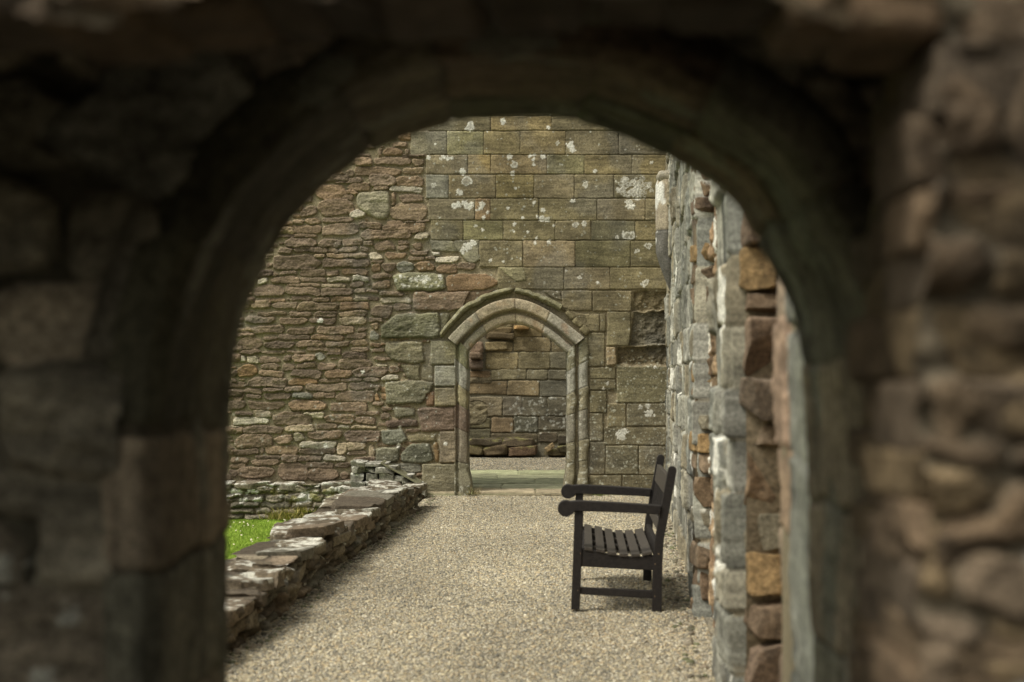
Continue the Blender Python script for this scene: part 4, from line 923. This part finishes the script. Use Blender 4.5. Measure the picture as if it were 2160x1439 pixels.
bench = empty('garden_bench', (BX, 8.78, 0), -math.atan(.05))
tag(bench, 'dark brown wooden bench with scroll arms and slatted seat against the right wall', 'bench')
import bmesh
def extr(name, pts, y0, y1, mat=M_WOOD, bev=.004, parent=None, shear=0):
    bm = bmesh.new(); a = [bm.verts.new((x, y0, z)) for x, z in pts]; f = bm.faces.new(a)
    e = bmesh.ops.extrude_face_region(bm, geom=[f]); vs_ = [v for v in e['geom'] if isinstance(v, bmesh.types.BMVert)]
    bmesh.ops.translate(bm, verts=vs_, vec=(0, y1 - y0, 0)); bmesh.ops.recalc_face_normals(bm, faces=bm.faces)
    if bev: bmesh.ops.bevel(bm, geom=[e_ for e_ in bm.edges], offset=bev, segments=2, profile=.6, affect='EDGES', clamp_overlap=True)
    me = bpy.data.meshes.new(name); bm.to_mesh(me); bm.free(); me.materials.append(mat)
    return link(bpy.data.objects.new(name, me), parent if parent is not None else bench)
def L(pts): return [(bp_(x, y)[0] - BX, bp_(x, y)[1] - BZ) for x, y in pts]
LEN = 1.36; TH = .056
def arc(cx, cy, rr_, a0, a1, n=14): return [(cx + rr_ * math.cos(R(a0 + (a1 - a0) * i / n)), cy - rr_ * math.sin(R(a0 + (a1 - a0) * i / n))) for i in range(n + 1)]
front_leg = L([(232, 1288), (299, 1288), (328, 520), (260, 520)])
rear_leg = L([(848, 1308), (920, 1308), (926, 930), (935, 760), (1034, 225)] + arc(1001, 226, 33, 0, 180)[1:-1] + [(968, 230), (868, 760), (854, 900)])
arm = L([(905, 560), (760, 550), (500, 541), (262, 535)] + [(250, 556)] + arc(193, 517, 62, -42, -300, 22)[0:] + [(300, 457), (500, 466), (700, 477), (918, 492)])
rail = L([(312, 958), (862, 985), (862, 870), (760, 884), (640, 880), (520, 862), (420, 838), (316, 822)])
stretch = L([(300, 1172), (850, 1200), (850, 1140), (300, 1118)])
for s_, y0 in ((0, 0), (1, LEN - TH)):
    extr('leg', front_leg, y0 + .001, y0 + TH + .001); extr('rear_post', rear_leg, y0 + .0, y0 + TH)
    extr('armrest', arm, y0 - .012, y0 + TH + .012, bev=.006)
    extr('side_rail', rail, y0 + .008, y0 + TH - .008); extr('side_stretcher', stretch, y0 + .010, y0 + TH - .010)
# seat slats
for (x0, x1, y) in [(335, 397, 812), (425, 490, 826), (512, 577, 846), (605, 667, 858), (690, 757, 858), (775, 845, 845)]:
    sl_ = {335: .16, 425: .2, 512: .14, 605: .04, 690: -.06, 775: -.2}[x0]
    (xa, za_), (xb, zb4) = L([(x0, y), (x1, y)]); w = xb - xa; d = sl_ * w * .5
    extr('seat_slat', [(xa, za_ + d - .02), (xb, za_ - d - .02), (xb, za_ - d), (xa, za_ + d)], .0, LEN, M_SLAT, .003)
def rot_rect(cx, cz, w, h_, a):
    c, s_ = math.cos(a), math.sin(a); return [(cx + c * x - s_ * z, cz + s_ * x + c * z) for x, z in ((-w / 2, -h_ / 2), (w / 2, -h_ / 2), (w / 2, h_ / 2), (-w / 2, h_ / 2))]
def on_post(t):                               # along the raked part of the rear post
    (x0, z0), (x1, z1) = L([(896, 840), (1001, 226)]); return x0 + (x1 - x0) * t, z0 + (z1 - z0) * t
(x0, z0), (x1, z1) = on_post(0), on_post(1); ra = math.atan2(z1 - z0, x1 - x0) - math.pi / 2
fx, fz = on_post(.80); extr('top_rail', rot_rect(fx - .004, fz, .03, .115, ra), TH, LEN - TH, M_SLAT, .004)
fx, fz = on_post(.28); extr('lower_back_rail', rot_rect(fx - .004, fz, .03, .07, ra), TH, LEN - TH, M_SLAT, .004)
fx, fz = on_post(.04); extr('rear_seat_rail', rot_rect(fx - .008, fz - .03, .03, .09, ra * .4), TH, LEN - TH, M_WOOD, .004)
M_PLUG = M_SLAT.copy(); M_PLUG.name = 'worn_plug'
for nd_ in M_PLUG.node_tree.nodes:
    if nd_.type == 'VALTORGB': nd_.color_ramp.elements[0].color = (*A(92, 76, 58), 1); nd_.color_ramp.elements[1].color = (*A(120, 100, 78), 1)
for px_, py_, sz in [(897, 858, 7), (870, 935, 6), (905, 500, 5), (897, 545, 5), (303, 858, 4), (285, 1140, 4), (868, 1180, 5)]:
    P_ = L([(px_ + sz * math.cos(a), py_ - sz * math.sin(a)) for a in np.linspace(0, 2 * math.pi, 9)[:-1]])
    extr('wood_plug', P_, -.002, .004, M_PLUG, 0)
for yy in (.30, .62, 1.02):
    extr('seat_batten', L([(330, 836), (420, 850), (520, 874), (640, 890), (760, 890), (850, 874), (850, 892), (640, 906), (420, 868), (330, 852)]), yy, yy + .03, M_SLAT, .002)
nb = 11
for i in range(nb):
    yy = TH + .05 + (LEN - 2 * TH - .14) * i / (nb - 1); (a0, b0), (a1, b1) = on_post(.32), on_post(.73)
    extr('back_slat', [(a0 - .012, b0), (a0 + .006, b0), (a1 + .006, b1), (a1 - .012, b1)], yy, yy + .04, M_WOOD, .002)
(xa, za_), (xb, zb4) = L([(316, 850), (316, 950)])
extr('front_rail', [(xa, zb4), (xa + .028, zb4), (xa + .028, za_), (xa, za_)], TH, LEN - TH, M_WOOD, .003)
extr('centre_rail', L([(330, 940), (850, 960), (850, 882), (640, 888), (430, 862), (330, 845)]), LEN / 2 - .02, LEN / 2 + .02, M_WOOD, .003)

# ================================================================== NEAR ARCHWAY (the one the picture is taken through)
Y0A, Y1A = 2.32, 2.9
arch = empty('stone_archway', (0, Y0A, 0)); tag(arch, 'dark out of focus stone archway in the foreground framing the whole view', 'archway')
SIL = [(484, 1700), (484, 1439), (485, 1100), (487, 950), (491, 830), (500, 730), (510, 690), (521, 649), (535, 608), (553, 573), (584, 517), (608, 473), (632, 450), (667, 415), (695, 384), (730, 357), (786, 317), (859, 288), (918, 270), (990, 254), (1080, 248), (1180, 251),
       (1260, 266), (1330, 292), (1403, 326), (1457, 357), (1510, 392), (1545, 420), (1568, 458), (1593, 507), (1620, 555), (1650, 603), (1673, 655), (1685, 709), (1693, 767), (1700, 845), (1704, 1000), (1709, 1439), (1711, 1700)]
sil = smooth_curve([wpt(x, y, Y1A) for x, y in SIL], 500, None, 12)
sil[0, 1] = sil[-1, 1] = -.05
tgs = np.gradient(sil, axis=0); tgs /= np.linalg.norm(tgs, axis=1, keepdims=True); nrm = np.stack([-tgs[:, 1], tgs[:, 0]], -1)   # points out of the opening
arcl = np.concatenate([[0], np.cumsum(np.hypot(*np.diff(sil, axis=0).T))])
FC = [c * 1.3 for c in (A(98, 92, 78), A(94, 89, 76), A(104, 95, 80), A(92, 90, 76), A(104, 101, 91), A(102, 92, 80))]
# reveal + soffit
pr = np.array([(.10, 2.32), (.085, 2.275), (.05, 2.262), (.02, 2.268), (0, 2.31), (.004, 2.5), (0, 2.62), (.003, 2.75), (0, 2.86), (.008, 2.895), (.04, 2.91), (.2, 2.93)])
pl_ = np.concatenate([[0], np.cumsum(np.hypot(*np.diff(pr, axis=0).T))]); plen = pl_[-1]
tv = np.linspace(0, plen, 110)
RC_SHADE = [A(80, 74, 58), A(70, 67, 52), A(88, 74, 58), A(64, 61, 48), A(84, 80, 68)]  # dark palette: soffit shade painted into the arch-head stones
Ts = Sheet(np.linspace(0, arcl[-1], 900), tv, 300, A(70, 64, 52), warp=.02, wf=7)
JC_LIT = [A(112, 104, 86), A(104, 98, 82), A(118, 106, 88), A(100, 97, 82), A(112, 108, 96)]  # paler palette: light on the lower reveal painted into the jamb stones
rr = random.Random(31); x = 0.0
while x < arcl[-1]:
    RC_ = JC_LIT if np.interp(x + .12, arcl, sil[:, 1]) < 1.42 else RC_SHADE
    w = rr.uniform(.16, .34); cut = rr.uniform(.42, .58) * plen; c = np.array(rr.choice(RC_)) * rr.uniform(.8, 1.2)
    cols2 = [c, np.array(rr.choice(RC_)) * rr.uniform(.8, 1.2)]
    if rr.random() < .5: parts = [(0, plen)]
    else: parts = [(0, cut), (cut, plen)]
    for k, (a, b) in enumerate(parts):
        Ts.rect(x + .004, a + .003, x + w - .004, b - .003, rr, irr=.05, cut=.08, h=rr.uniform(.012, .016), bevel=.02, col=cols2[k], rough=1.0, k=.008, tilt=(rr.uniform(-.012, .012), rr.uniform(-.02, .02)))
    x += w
sx_ = np.interp(arcl, arcl, np.arange(len(arcl)))
def revmap(U, V, H):
    ix = np.interp(U, arcl, sil[:, 0]); iz = np.interp(U, arcl, sil[:, 1]); nx = np.interp(U, arcl, nrm[:, 0]); nz = np.interp(U, arcl, nrm[:, 1])
    o_ = np.interp(V, pl_, pr[:, 0]) - H * .7 + .004; y = np.interp(V, pl_, pr[:, 1]) - .3 * H
    return np.stack([ix + nx * o_, y - Y0A, iz + nz * o_], -1)
# front face with voussoirs and courses
Tf = Sheet(np.arange(-1.5, 1.55, .0085), np.arange(-.05, 2.55, .0085), 310, A(66, 62, 50), warp=.03, wf=6)
from math import floor
z = -.05
while z < 2.6:
    h_ = rr.uniform(.10, .2); x = -1.5 - rr.random() * .1
    while x < 1.55:
        w = rr.uniform(.16, .4)
        Tf.rect(x + .012, z + .011, x + w - .012, z + h_ - .011, rr, irr=.09, cut=.3, h=rr.uniform(.025, .06), bevel=.03, col=np.array(rr.choice(FC)) * rr.uniform(.65, 1.35), rough=1.1, 
                tilt=(rr.uniform(-.04, .04), rr.uniform(-.08, .08)))
        x += w
    z += h_
# ring voussoirs
s0 = 0
while s0 < arcl[-1]:
    w = rr.uniform(.15, .27); s1 = min(s0 + w, arcl[-1]); dep = rr.uniform(.12, .34)
    i0 = int(np.searchsorted(arcl, s0)); i1 = min(int(np.searchsorted(arcl, s1)), len(sil) - 1)
    if i1 > i0:
        P = [sil[i0] + nrm[i0] * .02, sil[i1] + nrm[i1] * .02, sil[i1] + nrm[i1] * dep, sil[i0] + nrm[i0] * dep]
        cc = np.mean(P, 0); P = [cc + (np.array(p) - cc) * .95 for p in P]
        Tf.stone(P, h=rr.uniform(.03, .07), bevel=.03, col=np.array(rr.choice(FC)) * rr.uniform(.8, 1.15), rough=.9, k=.012)
    s0 = s1
for _ in range(60):
    Tf.lichen(rr.uniform(-1.2, 1.3), rr.uniform(.6, 1.5), rr.uniform(.008, .03), col=(.4, .4, .34), amt=.7)
Tf.C *= (1 + .5 * fbm(Tf.X * 5, Tf.Z * 5, 312, 4))[..., None]; 
for _ in range(70):
    u_ = rr.uniform(0, arcl[-1]); Ts.lichen(u_, rr.uniform(.1, plen - .1), rr.uniform(.02, .07), col=A(104, 104, 92), amt=.7, ax=1.6)
Ts.C *= (1 + .35 * fbm(Ts.X * 4, Ts.Z * 9, 315, 4))[..., None]
Ts.H += .006 * fbm(Ts.X * 5, Ts.Z * 6, 314, 4)
sx = sil[:, 0]; apex = int(np.argmax(sil[:, 1]))
def hole_near(x, z):
    xl = np.interp(z, sil[:apex, 1], sil[:apex, 0]); xr = np.interp(z, sil[apex:, 1][::-1], sil[apex:, 0][::-1])
    return (x > xl - .05) & (x < xr + .05) & (z < sil[apex, 1] + .045)
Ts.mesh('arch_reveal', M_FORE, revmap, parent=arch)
Tf.mesh('front_face', M_FORE, lambda X, Z, H: np.stack([X, -H, Z], -1), hole=hole_near, parent=arch, skirt=(0, .5, 0))
cb = Pile(60)
Hh = Y1A - Y0A
cb.box(-4, sil[:, 0].min() - .06, .08, Hh - .02, -.1, 2.55, A(70, 64, 50)); cb.box(sil[:, 0].max() + .06, 2.2, .08, Hh - .02, -.1, 2.55, A(70, 64, 50)); cb.box(sil[:, 0].min() - .06, sil[:, 0].max() + .06, .08, Hh - .02, sil[apex, 1] + .05, 2.55, A(70, 64, 50))
# stepped spandrel fill behind the facing
for k in range(40):
    za_, zb4 = 1.2 + k * .02, 1.22 + k * .02
    if za_ > sil[apex, 1] + .05: break
    xl = np.interp(za_, sil[:apex, 1], sil[:apex, 0]) - .045; xr = np.interp(za_, sil[apex:, 1][::-1], sil[apex:, 0][::-1]) + .045
    cb.box(sil[:, 0].min() - .06, xl, .085, Hh - .024, za_, zb4, A(70, 64, 50)); cb.box(xr, sil[:, 0].max() + .06, .085, Hh - .024, za_, zb4, A(70, 64, 50))
cb.build('wall_core', M_FORE, arch, smooth=False)

# near porch masonry: rubble jamb on the right, lintel course above, ceiling between
porch = empty('porch_masonry', (0, 0, 0)); tag(porch, 'rough brown rubble jamb and lintel nearest the camera, along the right and top edges', 'porch')
YN = 1.45
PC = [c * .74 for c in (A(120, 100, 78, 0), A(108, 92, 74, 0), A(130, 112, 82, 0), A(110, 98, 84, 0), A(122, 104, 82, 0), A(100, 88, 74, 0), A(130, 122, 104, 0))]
Tp = Sheet(np.arange(-2.2, 1.5, .006), np.arange(-.05, 2.5, .006), 320, A(84, 76, 62), warp=.03, wf=9)
fill = random.Random(8)
z = -.05
while z < 2.5:
    h_ = fill.uniform(.035, .095); x = -2.2 - fill.random() * .1
    while x < 1.5:
        w = fill.uniform(.045, .15)
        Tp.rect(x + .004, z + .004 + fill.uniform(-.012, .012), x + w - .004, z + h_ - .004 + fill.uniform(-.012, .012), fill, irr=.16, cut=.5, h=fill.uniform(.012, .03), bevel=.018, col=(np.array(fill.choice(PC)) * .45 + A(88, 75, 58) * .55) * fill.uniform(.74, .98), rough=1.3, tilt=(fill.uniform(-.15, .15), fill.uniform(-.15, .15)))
        x += w
    z += h_
for _ in range(50): Tp.lichen(fill.uniform(-.8, .8), fill.uniform(.6, 2.1), fill.uniform(.008, .03), col=(.4, .38, .33), amt=.6)
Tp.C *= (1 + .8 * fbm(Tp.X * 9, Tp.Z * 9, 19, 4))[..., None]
Tp.H += .02 * fbm(Tp.X * 8, Tp.Z * 8, 18, 3)
def nw(x, y): return wpt(x, y, YN)
def edge_r(z): return np.interp(z, [-.1, nw(0, 1439)[1], nw(0, 900)[1], nw(0, 600)[1], nw(0, 350)[1], nw(0, 120)[1], 2.0], [nw(q, 0)[0] for q in (1958, 1958, 1958, 1958, 1972, 2005, 2025)])
def edge_t(x): return np.interp((x / YN * F + 1080), [-400, 0, 60, 200, 280, 560, 590, 680, 720, 1000, 1600, 1660, 1780, 1850, 1960, 2100], [nw(0, q)[1] for q in (0, 10, 40, 52, 5, -20, -5, -5, -35, -40, -30, 15, 45, 30, 60, 60)])
XLN = -1.5
def hole_p(x, z):
    n1 = .02 * fbm(z * 9, z * 0 + 2, 700, 3); n2 = .015 * fbm(x * 9, x * 0 + 5, 701, 3)
    return (x > XLN) & (x < edge_r(z) + n1) & (z < edge_t(x) + n2)
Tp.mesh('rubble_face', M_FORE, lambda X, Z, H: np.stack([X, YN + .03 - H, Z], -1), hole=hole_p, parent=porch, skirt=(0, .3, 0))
lp = Pile(90); rr = random.Random(44)
z = -.05
while z < 1.85:
    h_ = rr.uniform(.04, .085)
    for dy in (0, .2, .4, .6):
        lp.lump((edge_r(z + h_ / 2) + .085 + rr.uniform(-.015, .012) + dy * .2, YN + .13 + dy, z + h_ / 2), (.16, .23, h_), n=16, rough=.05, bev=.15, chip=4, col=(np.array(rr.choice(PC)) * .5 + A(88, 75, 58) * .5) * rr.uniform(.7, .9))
    z += h_ - .006
x = XLN - .02
while x < .6:
    w = rr.uniform(.05, .13)
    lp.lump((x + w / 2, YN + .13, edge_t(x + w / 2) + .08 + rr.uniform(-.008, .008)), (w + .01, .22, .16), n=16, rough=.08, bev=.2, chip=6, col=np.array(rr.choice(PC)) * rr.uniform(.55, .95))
    x += w
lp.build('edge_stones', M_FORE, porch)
pc = Pile(91)
pc.box(-2.9, 1.5, YN + .1, 2.4, 2.06, 2.6, A(70, 64, 50)); pc.box(-2.9, 1.5, YN + .1, YN + .45, 1.93, 2.05, A(70, 64, 50))
pc.box(.72, 1.5, YN + .1, 2.35, -.1, 2.6, A(80, 72, 58))
pc.box(-2.9, XLN - .02, YN + .1, 2.35, -.1, 2.6, A(70, 64, 50))
pc.build('porch_body', M_FORE, porch, smooth=False)
# added unseen wall behind the camera, keeps sky light off the arch recess
rb = Pile(92); rb.box(-6, 6, -11.2, -10.4, -.3, 3.5, A(90, 80, 64))
o = rb.build('rear_shade_wall', M_FORE, None, smooth=False); tag(o, 'unseen plain wall added behind the viewpoint to block sky light', 'wall')
